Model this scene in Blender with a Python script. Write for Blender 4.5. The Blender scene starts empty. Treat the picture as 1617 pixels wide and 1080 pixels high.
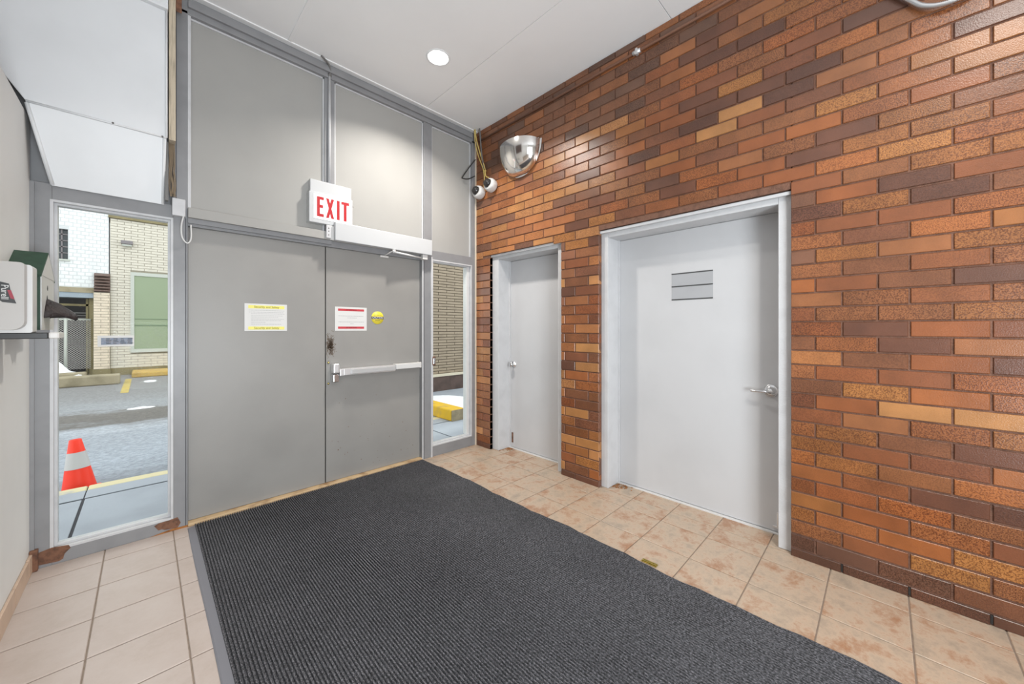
import bpy, bmesh, math, random
from mathutils import Vector, Matrix
rnd = random.Random(7)
C = bpy.context.scene.collection
S = bpy.context.scene

# ------------------------------------------------------------------ camera
cd = bpy.data.cameras.new('camera'); cam = bpy.data.objects.new('camera', cd); C.objects.link(cam)
cam.location = (0, 0, 1.307); cam.rotation_euler = (math.pi/2, 0, -math.radians(44.82))
cd.sensor_width = 36; cd.lens = 583.0/1617*36; cd.shift_y = -21.5/1617; cd.clip_start = 0.02
S.camera = cam
# ------------------------------------------------------------------ world, light, exposure
W = bpy.data.worlds.new('overcast'); S.world = W; W.use_nodes = True
bg = W.node_tree.nodes['Background']; bg.inputs[0].default_value = (0.965, 0.98, 1.0, 1); bg.inputs[1].default_value = 2.15
def area(name, loc, target, size, power, color=(1, 1, 1), size_y=None, shape=None, spread=None):
    l = bpy.data.lights.new(name, 'AREA'); l.energy = power; l.color = color; l.size = size
    if size_y: l.shape = 'RECTANGLE'; l.size_y = size_y
    if shape: l.shape = shape
    if spread: l.spread = spread
    o = bpy.data.objects.new(name, l); C.objects.link(o); o.location = loc
    o.rotation_euler = (Vector(target)-Vector(loc)).to_track_quat('-Z', 'Y').to_euler()
    return o
# soft fill lights added behind the camera; the ceiling downlights follow below
area('front_fill', (-1.5, -3.2, 1.55), (1.5, 2.4, 1.7), 3.6, 66, (0.88, 0.95, 1.0), 2.6)  # broad frontal fill, added to lift the doors and walls
area('ceiling_fill', (0.3, -1.9, 0.9), (0.6, 1.9, 3.6), 1.3, 148, (0.88, 0.95, 1.0), 1.3)  # added fill aimed upward to brighten the ceiling
S.view_settings.view_transform = 'Standard'; S.view_settings.look = 'None'
S.view_settings.exposure = 0.0; S.view_settings.gamma = 1.0; S.view_settings.use_curve_mapping = False

# ------------------------------------------------------------------ materials
def srgb(r, g, b):
    f = lambda c: ((c/255+0.055)/1.055)**2.4 if c > 10 else c/255/12.92
    return (f(r), f(g), f(b), 1)
def mat(name, col, rough=0.5, metal=0.0, var=0.0, scale=6.0, bump=0.0, bscale=60.0, emit=None, spec=None, col2=None, lo=0.45, hi=0.7, stretch=None, coat=0):
    m = bpy.data.materials.new(name); m.use_nodes = True; nt = m.node_tree; b = nt.nodes['Principled BSDF']
    b.inputs['Roughness'].default_value = rough; b.inputs['Metallic'].default_value = metal
    if spec is not None: b.inputs['Specular IOR Level'].default_value = spec
    if coat: b.inputs['Coat Weight'].default_value = coat
    b.inputs['Base Color'].default_value = col
    tc = nt.nodes.new('ShaderNodeTexCoord'); vec = tc.outputs['Object']
    if stretch:
        mp = nt.nodes.new('ShaderNodeMapping'); mp.inputs['Scale'].default_value = stretch
        nt.links.new(vec, mp.inputs['Vector']); vec = mp.outputs['Vector']
    if var or col2:
        n = nt.nodes.new('ShaderNodeTexNoise'); n.inputs['Scale'].default_value = scale; n.inputs['Detail'].default_value = 6
        nt.links.new(vec, n.inputs['Vector'])
        r = nt.nodes.new('ShaderNodeValToRGB'); nt.links.new(n.outputs['Fac'], r.inputs['Fac'])
        r.color_ramp.elements[0].position = lo; r.color_ramp.elements[1].position = hi
        c2 = col2 if col2 else tuple(max(0, c*(1-var)) for c in col[:3])+(1,)
        r.color_ramp.elements[0].color = col; r.color_ramp.elements[1].color = c2
        nt.links.new(r.outputs['Color'], b.inputs['Base Color'])
    if bump:
        n2 = nt.nodes.new('ShaderNodeTexNoise'); n2.inputs['Scale'].default_value = bscale; n2.inputs['Detail'].default_value = 4
        nt.links.new(vec, n2.inputs['Vector'])
        bp = nt.nodes.new('ShaderNodeBump'); bp.inputs['Strength'].default_value = bump; bp.inputs['Distance'].default_value = 0.01
        nt.links.new(n2.outputs['Fac'], bp.inputs['Height']); nt.links.new(bp.outputs['Normal'], b.inputs['Normal'])
    if emit:
        b.inputs['Emission Color'].default_value = emit[0]; b.inputs['Emission Strength'].default_value = emit[1]
    return m
M = {}
M['ceil'] = mat('white_ceiling_board', (0.83, 0.83, 0.83, 1), 0.6, var=0.03, scale=2)
M['white'] = mat('white_painted_panel', (0.74, 0.75, 0.76, 1), 0.45, var=0.05, scale=3)
M['wdoor'] = mat('white_door_paint', (0.54, 0.54, 0.55, 1), 0.42, var=0.05, scale=2.5, bump=0.04, bscale=300)
M['wframe'] = mat('white_frame_paint', (0.565, 0.565, 0.575, 1), 0.38, var=0.08, scale=9, bump=0.15, bscale=90)
M['gdoor'] = mat('warm_grey_door_paint', (0.285, 0.275, 0.26, 1), 0.42, var=0.10, scale=2.2, bump=0.05, bscale=200)
M['gpanel'] = mat('warm_grey_panel_paint', (0.35, 0.342, 0.325, 1), 0.6, spec=0.3, var=0.05, scale=2)
M['gframe'] = mat('cool_grey_frame_paint', (0.245, 0.245, 0.252, 1), 0.38, var=0.12, scale=8)
M['gbead'] = mat('pale_grey_bead_paint', (0.56, 0.56, 0.57, 1), 0.35, var=0.1, scale=14)
M['wallwhite'] = mat('off_white_wall_paint', (0.74, 0.74, 0.72, 1), 0.6, var=0.05, scale=3, bump=0.05, bscale=40)
M['backwall'] = mat('pale_back_wall', (0.7, 0.69, 0.67, 1), 0.7)
M['mortar'] = mat('dark_brown_mortar', srgb(118, 84, 68), 0.9, var=0.35, scale=25, bump=0.5, bscale=120)
M['grout'] = mat('grey_brown_grout', srgb(146, 131, 118), 0.9, var=0.2, scale=30)
M['chrome'] = mat('brushed_chrome', (0.72, 0.72, 0.73, 1), 0.22, 1.0)
M['silver'] = mat('satin_aluminium', (0.75, 0.75, 0.76, 1), 0.35, 0.7)
M['mirror'] = mat('mirrored_acrylic', (0.84, 0.82, 0.79, 1), 0.13, 1.0)
M['brass'] = mat('polished_brass', (0.55, 0.45, 0.16, 1), 0.18, 1.0)
M['wplastic'] = mat('white_plastic', (0.64, 0.635, 0.625, 1), 0.35)
M['gplastic'] = mat('pearl_grey_plastic', (0.66, 0.64, 0.62, 1), 0.3)
M['black'] = mat('black_plastic', (0.02, 0.02, 0.02, 1), 0.4)
M['ink'] = mat('dark_ink', (0.06, 0.06, 0.06, 1), 0.7)
M['greyink'] = mat('faded_grey_ink', (0.42, 0.42, 0.42, 1), 0.8)
M['paper'] = mat('white_paper', (0.66, 0.655, 0.64, 1), 0.6)
M['yellowprint'] = mat('pale_yellow_print', srgb(232, 224, 120), 0.6)
M['oliveprint'] = mat('olive_lettering', srgb(150, 140, 60), 0.6)
M['redprint'] = mat('dull_red_print', srgb(190, 62, 70), 0.6)
M['darkred'] = mat('dark_red_lettering', srgb(105, 30, 38), 0.6)
M['exitred'] = mat('exit_red', srgb(176, 26, 34), 0.5)
M['opwhite'] = mat('cool_white_enamel', (0.50, 0.51, 0.52, 1), 0.4)
M['exitwhite'] = mat('lit_exit_face', (0.9, 0.9, 0.88, 1), 0.5, emit=((1, 0.97, 0.93, 1), 0.35))
M['yellowst'] = mat('yellow_vinyl', srgb(240, 220, 70), 0.5)
M['green'] = mat('dark_green_paint', srgb(42, 72, 54), 0.5, var=0.3, scale=30)
M['leather'] = mat('dark_brown_leather', srgb(46, 36, 35), 0.55, var=0.4, scale=50, bump=0.6, bscale=80)
M['wood'] = mat('raw_weathered_timber', srgb(196, 182, 160), 0.8, var=0.35, scale=18, stretch=(6, 6, 0.4), bump=0.3, bscale=30)
M['threshold'] = mat('tan_worn_threshold', srgb(192, 165, 128), 0.6, col2=srgb(120, 80, 45), scale=9, lo=0.5, hi=0.75)
M['rust'] = mat('brown_rust', srgb(122, 86, 66), 0.85, col2=srgb(84, 58, 46), scale=40)
M['orange_rust'] = mat('orange_rust_dust', srgb(160, 105, 55), 0.9, col2=srgb(120, 75, 40), scale=40)
M['basetile'] = mat('beige_base_tile', srgb(196, 170, 148), 0.45, var=0.15, scale=8)
M['rubber'] = mat('grey_rubber_edge', srgb(118, 118, 124), 0.7)
M['flex'] = mat('galvanised_flex', (0.55, 0.55, 0.56, 1), 0.35, 0.8)
M['ycable'] = mat('yellowed_cable', srgb(205, 180, 105), 0.5)
M['graycable'] = mat('grey_cable', srgb(110, 108, 106), 0.5)
M['darkglass'] = mat('smoked_lens', (0.03, 0.028, 0.028, 1), 0.08)
M['lamp'] = mat('lit_lamp_disc', (1, 1, 1, 1), 0.5, emit=((1, 0.97, 0.92, 1), 14))
M['brownwall'] = mat('dark_brown_plaster', srgb(105, 90, 86), 0.8)
M['caulk'] = mat('cream_caulk', srgb(214, 200, 180), 0.7)
M['orange'] = mat('fluorescent_orange', srgb(255, 60, 34), 0.5, emit=None)
M['reflect'] = mat('silver_reflective_tape', srgb(200, 198, 198), 0.5)
M['snow'] = mat('old_snow', (0.85, 0.87, 0.9, 1), 0.8, bump=0.6, bscale=12)
M['sidewalk'] = mat('grey_blue_concrete', srgb(158, 164, 172), 0.85, var=0.15, scale=2.5, bump=0.2, bscale=60)
M['joint'] = mat('dark_joint', srgb(70, 70, 74), 0.9)
M['paleyellow'] = mat('worn_yellow_curb_paint', srgb(206, 196, 158), 0.8, col2=srgb(160, 164, 168), scale=5, lo=0.5, hi=0.62)
M['curb'] = mat('olive_tan_concrete', srgb(160, 150, 126), 0.9, col2=srgb(118, 110, 88), scale=2.5)
M['curb2'] = mat('olive_stone_base', srgb(140, 130, 98), 0.9, var=0.25, scale=3)
M['ycurb'] = mat('ochre_yellow_paint', srgb(214, 172, 40), 0.8, col2=srgb(178, 150, 80), scale=7, lo=0.5, hi=0.72)
M['curbend'] = mat('weathered_curb_end', srgb(150, 138, 112), 0.9, var=0.3, scale=10)
M['stucco'] = mat('white_painted_masonry', (0.80, 0.82, 0.82, 1), 0.8, var=0.08, scale=4)
M['creambrick'] = mat('cream_glazed_brick', srgb(214, 208, 194), 0.5, var=0.14, scale=5, stretch=(1, 1, 4))
M['creammortar'] = mat('brown_grey_mortar', srgb(148, 142, 126), 0.9)
M['dimbrick'] = mat('shaded_cream_brick', srgb(150, 136, 116), 0.6, var=0.2, scale=5, stretch=(1, 1, 4))  # darker than the other cream brick: the wing's shade put into its colour
M['dimmortar'] = mat('dark_grey_mortar', srgb(84, 74, 62), 0.9)
M['darkbase'] = mat('dark_reddish_base_stone', srgb(88, 72, 66), 0.8, var=0.4, scale=5)
M['ledge'] = mat('pale_stone_ledge', srgb(200, 192, 172), 0.8)
M['greenblind'] = mat('pale_green_blind', srgb(146, 160, 132), 0.6, var=0.06, scale=1)
M['alum'] = mat('pale_window_frame', srgb(190, 194, 186), 0.5)
M['bluelintel'] = mat('blue_grey_lintel', srgb(150, 162, 172), 0.6)
M['brownmetal'] = mat('brown_metal_louvre', srgb(108, 88, 80), 0.5)
M['darkopen'] = mat('dark_recess_wall', srgb(64, 62, 62), 0.8, var=0.3, scale=2)
M['darkpane'] = mat('dark_window_pane', srgb(52, 60, 64), 0.15)
M['wire'] = mat('galvanised_fence_wire', srgb(196, 194, 190), 0.5)
M['yline'] = mat('faded_yellow_line', srgb(196, 172, 84), 0.9, col2=srgb(150, 142, 120), scale=4)
M['decal'] = mat('blue_grey_decal', srgb(120, 132, 150), 0.5, col2=srgb(150, 150, 160), scale=90)
M['lampgrey'] = mat('grey_lamp_housing', srgb(128, 122, 124), 0.5)
# glass: thin clear pane
def glass_mat():
    m = bpy.data.materials.new('clear_window_glass'); m.use_nodes = True; nt = m.node_tree
    nt.nodes.remove(nt.nodes['Principled BSDF']); out = nt.nodes['Material Output']
    t = nt.nodes.new('ShaderNodeBsdfTransparent'); t.inputs[0].default_value = (0.96, 0.98, 0.97, 1)
    g = nt.nodes.new('ShaderNodeBsdfGlossy'); g.inputs['Roughness'].default_value = 0.02
    mx = nt.nodes.new('ShaderNodeMixShader'); fr = nt.nodes.new('ShaderNodeFresnel'); fr.inputs['IOR'].default_value = 1.06
    nt.links.new(fr.outputs[0], mx.inputs[0]); nt.links.new(t.outputs[0], mx.inputs[1]); nt.links.new(g.outputs[0], mx.inputs[2])
    nt.links.new(mx.outputs[0], out.inputs[0]); return m
M['glass'] = glass_mat()
# bricks: colour from the per-brick attribute, speckled if its alpha says so
def brick_mat():
    m = bpy.data.materials.new('fired_face_brick'); m.use_nodes = True; nt = m.node_tree; b = nt.nodes['Principled BSDF']
    at = nt.nodes.new('ShaderNodeAttribute'); at.attribute_name = 'tone'
    geo = nt.nodes.new('ShaderNodeNewGeometry')
    n1 = nt.nodes.new('ShaderNodeTexNoise'); n1.inputs['Scale'].default_value = 210; n1.inputs['Detail'].default_value = 3
    n2 = nt.nodes.new('ShaderNodeTexNoise'); n2.inputs['Scale'].default_value = 7; n2.inputs['Detail'].default_value = 3
    nt.links.new(geo.outputs['Position'], n1.inputs['Vector']); nt.links.new(geo.outputs['Position'], n2.inputs['Vector'])
    r1 = nt.nodes.new('ShaderNodeMapRange'); r1.inputs['From Min'].default_value = 0.43; r1.inputs['From Max'].default_value = 0.60
    r1.inputs['To Min'].default_value = 0.0; r1.inputs['To Max'].default_value = 1.0
    nt.links.new(n1.outputs['Fac'], r1.inputs['Value'])
    mul = nt.nodes.new('ShaderNodeMath'); mul.operation = 'MULTIPLY'; nt.links.new(r1.outputs[0], mul.inputs[0]); nt.links.new(at.outputs['Alpha'], mul.inputs[1])
    dark = nt.nodes.new('ShaderNodeMixRGB'); dark.blend_type = 'MULTIPLY'; dark.inputs['Color2'].default_value = (0.42, 0.33, 0.28, 1)
    nt.links.new(mul.outputs[0], dark.inputs['Fac']); nt.links.new(at.outputs['Color'], dark.inputs['Color1'])
    br = nt.nodes.new('ShaderNodeMapRange'); br.inputs['From Min'].default_value = 0.3; br.inputs['From Max'].default_value = 0.7
    br.inputs['To Min'].default_value = 0.82; br.inputs['To Max'].default_value = 1.16
    nt.links.new(n2.outputs['Fac'], br.inputs['Value'])
    vm = nt.nodes.new('ShaderNodeVectorMath'); vm.operation = 'SCALE'; nt.links.new(dark.outputs[0], vm.inputs[0]); nt.links.new(br.outputs[0], vm.inputs['Scale'])
    nt.links.new(vm.outputs[0], b.inputs['Base Color'])
    b.inputs['Roughness'].default_value = 0.30; b.inputs['Specular IOR Level'].default_value = 0.7
    bp = nt.nodes.new('ShaderNodeBump'); bp.inputs['Distance'].default_value = 0.002; bp.inputs['Strength'].default_value = 0.35
    nt.links.new(n1.outputs['Fac'], bp.inputs['Height']); nt.links.new(bp.outputs['Normal'], b.inputs['Normal'])
    return m
M['brick'] = brick_mat()
# floor tiles: mottled beige stoneware; second, more rusty blend for the tiles by the brick wall
def tile_mat(name, a, b_, c, amt):
    m = bpy.data.materials.new(name); m.use_nodes = True; nt = m.node_tree; b = nt.nodes['Principled BSDF']
    geo = nt.nodes.new('ShaderNodeNewGeometry')
    oi = nt.nodes.new('ShaderNodeObjectInfo')
    off = nt.nodes.new('ShaderNodeVectorMath'); off.operation = 'SCALE'; off.inputs[0].default_value = (37, 11, 5)
    nt.links.new(oi.outputs['Random'], off.inputs['Scale'])
    add = nt.nodes.new('ShaderNodeVectorMath'); nt.links.new(geo.outputs['Position'], add.inputs[0]); nt.links.new(off.outputs[0], add.inputs[1])
    n = nt.nodes.new('ShaderNodeTexNoise'); n.inputs['Scale'].default_value = 5; n.inputs['Detail'].default_value = 12; n.inputs['Roughness'].default_value = 0.78; n.inputs['Distortion'].default_value = 0.15
    nt.links.new(add.outputs[0], n.inputs['Vector'])
    r = nt.nodes.new('ShaderNodeValToRGB'); e = r.color_ramp.elements; e[0].position = 0.36; e[0].color = c; e[1].position = 0.62; e[1].color = b_
    k = e.new(0.5); k.color = a
    nt.links.new(n.outputs['Fac'], r.inputs['Fac'])
    mx = nt.nodes.new('ShaderNodeMixRGB'); mx.inputs['Fac'].default_value = amt; mx.inputs['Color1'].default_value = a
    nt.links.new(r.outputs['Color'], mx.inputs['Color2']); nt.links.new(mx.outputs[0], b.inputs['Base Color'])
    b.inputs['Roughness'].default_value = 0.38
    bp = nt.nodes.new('ShaderNodeBump'); bp.inputs['Distance'].default_value = 0.002; bp.inputs['Strength'].default_value = 0.25
    nt.links.new(n.outputs['Fac'], bp.inputs['Height']); nt.links.new(bp.outputs['Normal'], b.inputs['Normal'])
    return m
M['tileL'] = tile_mat('beige_floor_tile', srgb(184, 171, 163), srgb(174, 160, 150), srgb(190, 179, 172), 0.6)
M['tileR'] = tile_mat('mottled_rust_beige_floor_tile', srgb(180, 160, 140), srgb(154, 114, 86), srgb(150, 137, 122), 0.95)
def mat_mat():
    m = bpy.data.materials.new('charcoal_ribbed_carpet'); m.use_nodes = True; nt = m.node_tree; b = nt.nodes['Principled BSDF']
    geo = nt.nodes.new('ShaderNodeNewGeometry')
    mp = nt.nodes.new('ShaderNodeMapping'); mp.inputs['Scale'].default_value = (1, 0.45, 1); nt.links.new(geo.outputs['Position'], mp.inputs['Vector'])
    n = nt.nodes.new('ShaderNodeTexNoise'); n.inputs['Scale'].default_value = 260; n.inputs['Detail'].default_value = 2; nt.links.new(mp.outputs[0], n.inputs['Vector'])
    r = nt.nodes.new('ShaderNodeValToRGB'); e = r.color_ramp.elements; e[0].position = 0.42; e[0].color = srgb(60, 60, 62); e[1].position = 0.70; e[1].color = srgb(122, 121, 126)
    nt.links.new(n.outputs['Fac'], r.inputs['Fac'])
    n2 = nt.nodes.new('ShaderNodeTexNoise'); n2.inputs['Scale'].default_value = 2.2; n2.inputs['Detail'].default_value = 3; nt.links.new(geo.outputs['Position'], n2.inputs['Vector'])
    mr = nt.nodes.new('ShaderNodeMapRange'); mr.inputs['To Min'].default_value = 0.75; mr.inputs['To Max'].default_value = 1.25; nt.links.new(n2.outputs['Fac'], mr.inputs['Value'])
    vm = nt.nodes.new('ShaderNodeVectorMath'); vm.operation = 'SCALE'; nt.links.new(r.outputs[0], vm.inputs[0]); nt.links.new(mr.outputs[0], vm.inputs['Scale'])
    nt.links.new(vm.outputs[0], b.inputs['Base Color']); b.inputs['Roughness'].default_value = 1.0; b.inputs['Specular IOR Level'].default_value = 0.1
    return m
M['carpet'] = mat_mat()
def asphalt_mat():
    m = bpy.data.materials.new('icy_wet_asphalt'); m.use_nodes = True; nt = m.node_tree; b = nt.nodes['Principled BSDF']
    L = nt.links.new; N = nt.nodes.new
    geo = N('ShaderNodeNewGeometry')
    mp = N('ShaderNodeMapping'); mp.inputs['Scale'].default_value = (0.5, 1.4, 1); L(geo.outputs['Position'], mp.inputs['Vector'])
    n = N('ShaderNodeTexNoise'); n.inputs['Scale'].default_value = 1.6; n.inputs['Detail'].default_value = 12; n.inputs['Roughness'].default_value = 0.78; L(mp.outputs['Vector'], n.inputs['Vector'])
    sx = N('ShaderNodeSeparateXYZ'); L(geo.outputs['Position'], sx.inputs[0])
    # strips of ice and bare wet asphalt lie across the lot: y with a ragged edge
    dm = N('ShaderNodeMath'); dm.operation = 'MULTIPLY_ADD'; L(n.outputs['Fac'], dm.inputs[0]); dm.inputs[1].default_value = 3.2; L(sx.outputs['Y'], dm.inputs[2])
    mr = N('ShaderNodeMapRange'); mr.inputs['From Min'].default_value = 6.0; mr.inputs['From Max'].default_value = 18.0; L(dm.outputs[0], mr.inputs['Value'])
    r = N('ShaderNodeValToRGB'); e = r.color_ramp.elements
    e[0].position = 0.0; e[0].color = srgb(150, 158, 168); e[1].position = 1.0; e[1].color = srgb(140, 138, 138)
    for p, c in ((0.05, (132, 138, 146)), (0.12, (158, 166, 176)), (0.25, (150, 156, 164)), (0.29, (168, 174, 182)), (0.34, (104, 100, 96)), (0.43, (112, 108, 104)), (0.46, (150, 153, 157)), (0.6, (138, 138, 139))):
        k = e.new(p); k.color = srgb(*c)
    L(mr.outputs[0], r.inputs['Fac'])
    n3 = N('ShaderNodeTexNoise'); n3.inputs['Scale'].default_value = 22; n3.inputs['Detail'].default_value = 8; n3.inputs['Roughness'].default_value = 0.7; L(geo.outputs['Position'], n3.inputs['Vector'])
    m3 = N('ShaderNodeMapRange'); m3.inputs['From Min'].default_value = 0.3; m3.inputs['From Max'].default_value = 0.7; m3.inputs['To Min'].default_value = 0.62; m3.inputs['To Max'].default_value = 1.32; L(n3.outputs['Fac'], m3.inputs['Value'])
    vm = N('ShaderNodeVectorMath'); vm.operation = 'SCALE'; L(r.outputs[0], vm.inputs[0]); L(m3.outputs[0], vm.inputs['Scale'])
    L(vm.outputs[0], b.inputs['Base Color']); b.inputs['Roughness'].default_value = 0.6
    bp = N('ShaderNodeBump'); bp.inputs['Distance'].default_value = 0.03; bp.inputs['Strength'].default_value = 0.6
    L(n3.outputs['Fac'], bp.inputs['Height']); L(bp.outputs['Normal'], b.inputs['Normal'])
    return m
M['asphalt'] = asphalt_mat()

# ------------------------------------------------------------------ mesh helpers
def quadbox(bm, x0, x1, y0, y1, z0, z1, rot=None, org=None):
    vs = [bm.verts.new((x, y, z)) for x in (x0, x1) for y in (y0, y1) for z in (z0, z1)]
    if rot is not None:
        o = Vector(org)
        for v in vs: v.co = rot @ (v.co-o) + o
    for f in ((0, 1, 3, 2), (4, 6, 7, 5), (0, 4, 5, 1), (2, 3, 7, 6), (0, 2, 6, 4), (1, 5, 7, 3)):
        bm.faces.new([vs[i] for i in f])
    return vs
def link(name, bm, m, parent=None, smooth=False, bevel=0.0, seg=2):
    bmesh.ops.recalc_face_normals(bm, faces=bm.faces[:])
    me = bpy.data.meshes.new(name); bm.to_mesh(me); bm.free()
    me.materials.append(M[m] if isinstance(m, str) else m)
    o = bpy.data.objects.new(name, me); C.objects.link(o)
    if smooth:
        for p in me.polygons: p.use_smooth = True
    if parent: o.parent = parent; o.matrix_parent_inverse = Matrix.Translation(-parent.location) if parent.type == 'EMPTY' else Matrix.Identity(4)
    if bevel:
        b = o.modifiers.new('bevel', 'BEVEL'); b.width = bevel; b.segments = seg; b.limit_method = 'ANGLE'
    return o
def box(name, x0, x1, y0, y1, z0, z1, m, parent=None, bevel=0.0, seg=2):
    bm = bmesh.new(); quadbox(bm, x0, x1, y0, y1, z0, z1); return link(name, bm, m, parent, bevel=bevel, seg=seg)
def boxes(name, L, m, parent=None, bevel=0.0):
    bm = bmesh.new()
    for b in L: quadbox(bm, *b)
    return link(name, bm, m, parent, bevel=bevel)
def poly_prism(bm, pts, axis, a, b):
    # pts 2-D in the plane normal to axis
    def P(p, t):
        return {'x': (t, p[0], p[1]), 'y': (p[0], t, p[1]), 'z': (p[0], p[1], t)}[axis]
    A = [bm.verts.new(P(p, a)) for p in pts]; B = [bm.verts.new(P(p, b)) for p in pts]
    bm.faces.new(A); bm.faces.new(B[::-1]); n = len(pts)
    for i in range(n): bm.faces.new((A[i], A[(i+1) % n], B[(i+1) % n], B[i]))
def prism(name, pts, axis, a, b, m, parent=None, bevel=0.0):
    bm = bmesh.new(); poly_prism(bm, pts, axis, a, b); return link(name, bm, m, parent, bevel=bevel)
def tube(bm, pts, r, n=10, cap=True, radii=None):
    pts = [Vector(p) for p in pts]; rings = []
    up = Vector((0.13, 0.21, 0.97)).normalized()
    for i, p in enumerate(pts):
        d = (pts[min(i+1, len(pts)-1)]-pts[max(i-1, 0)]).normalized()
        u = d.cross(up); u = u.normalized() if u.length > 1e-4 else d.cross(Vector((1, 0, 0))).normalized()
        v = d.cross(u); rr = radii[i] if radii else r
        rings.append([bm.verts.new(p+(u*math.cos(t)+v*math.sin(t))*rr) for t in [2*math.pi*k/n for k in range(n)]])
    for a, b in zip(rings, rings[1:]):
        for k in range(n): bm.faces.new((a[k], a[(k+1) % n], b[(k+1) % n], b[k]))
    if cap: bm.faces.new(rings[0][::-1]); bm.faces.new(rings[-1])
def tubeobj(name, pts, r, m, parent=None, n=10, radii=None):
    bm = bmesh.new(); tube(bm, pts, r, n, radii=radii); return link(name, bm, m, parent, smooth=True)
def smoothpts(P, k=6):
    P = [Vector(p) for p in P]; out = []
    for i in range(len(P)-1):
        p0 = P[max(i-1, 0)]; p1 = P[i]; p2 = P[i+1]; p3 = P[min(i+2, len(P)-1)]
        for j in range(k):
            t = j/k
            out.append(0.5*((2*p1)+(p2-p0)*t+(2*p0-5*p1+4*p2-p3)*t*t+(3*p1-p0-3*p2+p3)*t**3))
    out.append(P[-1]); return out
def lathe(bm, prof, org, axis, n=28):
    # prof: list of (radius, distance along axis)
    org = Vector(org); a = Vector(axis).normalized()
    u = a.orthogonal().normalized(); v = a.cross(u); rings = []
    for r, d in prof:
        if r < 1e-6: rings.append([bm.verts.new(org+a*d)])
        else: rings.append([bm.verts.new(org+a*d+(u*math.cos(t)+v*math.sin(t))*r) for t in [2*math.pi*k/n for k in range(n)]])
    for A, B in zip(rings, rings[1:]):
        for k in range(n):
            k2 = (k+1) % n
            if len(A) == 1 and len(B) == 1: continue
            if len(A) == 1: bm.faces.new((A[0], B[k2], B[k]))
            elif len(B) == 1: bm.faces.new((A[k], A[k2], B[0]))
            else: bm.faces.new((A[k], A[k2], B[k2], B[k]))
def latheobj(name, prof, org, axis, m, parent=None, n=28):
    bm = bmesh.new(); lathe(bm, prof, org, axis, n); return link(name, bm, m, parent, smooth=True)
def thing(name, label, cat, loc, group=None, kind=None):
    o = bpy.data.objects.new(name, None); C.objects.link(o); o.location = loc; o.empty_display_size = 0.1
    return tag(o, label, cat, group, kind)
def tag(o, label, cat, group=None, kind=None):
    if label: o['label'] = label
    if cat: o['category'] = cat
    if group: o['group'] = group
    if kind: o['kind'] = kind
    return o
def struct(name, label, cat, loc=(0, 0, 0)):
    return thing(name, label, cat, loc, kind='structure')
def text(name, s, loc, size, m, parent, rot=(math.pi/2, 0, 0), ext=0.0006, bold=0.0, sx=1.0):
    cu = bpy.data.curves.new(name, 'FONT'); cu.body = s; cu.size = size; cu.extrude = ext; cu.align_x = 'CENTER'; cu.align_y = 'CENTER'
    cu.offset = bold; cu.resolution_u = 3
    cu.materials.append(M[m]); o = bpy.data.objects.new(name, cu); C.objects.link(o)
    o.parent = parent
    if parent.type == 'EMPTY': o.matrix_parent_inverse = Matrix.Translation(-parent.location)
    o.location = loc; o.rotation_euler = rot; o.scale = (sx, 1, 1)
    me = bpy.data.meshes.new_from_object(o); r = bpy.data.objects.new(name, me); C.objects.link(r); r.parent = parent
    r.matrix_parent_inverse = o.matrix_parent_inverse.copy(); r.location = loc; r.rotation_euler = rot; r.scale = (sx, 1, 1)
    bpy.data.objects.remove(o); bpy.data.curves.remove(cu); return r

XB, YD, ZC, XL = 2.64, 3.274, 3.499, -0.44

# ================================================================== FLOOR
floor = struct('floor', 'indoor floor of square beige ceramic tiles around the dark mat', 'floor', (1, 1, 0))
box('grout_bed', -3.2, XB+0.3, -4.2, 3.36, -0.12, -0.004, 'grout', floor)
gx = [-0.1675+0.2955*k for k in range(-1, 11)]; gx[0] = XL; gx[-1] = XB+0.02
xs = [XL]+[-0.1675+0.2955*k for k in range(0, 10)]+[XB+0.02]
ys = [3.276]+[3.088-0.2885*k for k in range(0, 14)]
tile_cache = {}
def tile(x0, x1, y0, y1, m, name='tile', par=None):
    g = 0.0028; key = (round(x1-x0, 3), round(y1-y0, 3), m); w, h = (x1-x0)/2-g, (y1-y0)/2-g
    if key not in tile_cache:
        bm = bmesh.new()
        A = [bm.verts.new((sx*w, sy*h, -0.006)) for sx, sy in ((-1, -1), (1, -1), (1, 1), (-1, 1))]
        B = [bm.verts.new((sx*w, sy*h, -0.0015)) for sx, sy in ((-1, -1), (1, -1), (1, 1), (-1, 1))]
        D = [bm.verts.new((sx*(w-0.0025), sy*(h-0.0025), 0)) for sx, sy in ((-1, -1), (1, -1), (1, 1), (-1, 1))]
        bm.faces.new(A[::-1]); bm.faces.new(D)
        for P, Q in ((A, B), (B, D)):
            for i in range(4): bm.faces.new((P[i], P[(i+1) % 4], Q[(i+1) % 4], Q[i]))
        bmesh.ops.recalc_face_normals(bm, faces=bm.faces[:])
        me = bpy.data.meshes.new('tile'); bm.to_mesh(me); bm.free(); me.materials.append(M[m]); tile_cache[key] = me
    o = bpy.data.objects.new(name, tile_cache[key]); C.objects.link(o); o.parent = par or floor
    o.matrix_parent_inverse = Matrix.Translation(-(par or floor).location)
    o.location = ((x0+x1)/2, (y0+y1)/2, rnd.uniform(-0.0004, 0.0004)); return o
for i in range(len(xs)-1):
    for j in range(len(ys)-1):
        y1, y0 = ys[j], ys[j+1]
        if 0.45 < (xs[i]+xs[i+1])/2 < 1.7 and y1 < 3.1: continue      # wholly under the mat
        tile(xs[i], xs[i+1], y0, y1, 'tileL' if xs[i] < 0.9 else 'tileR')
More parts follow.
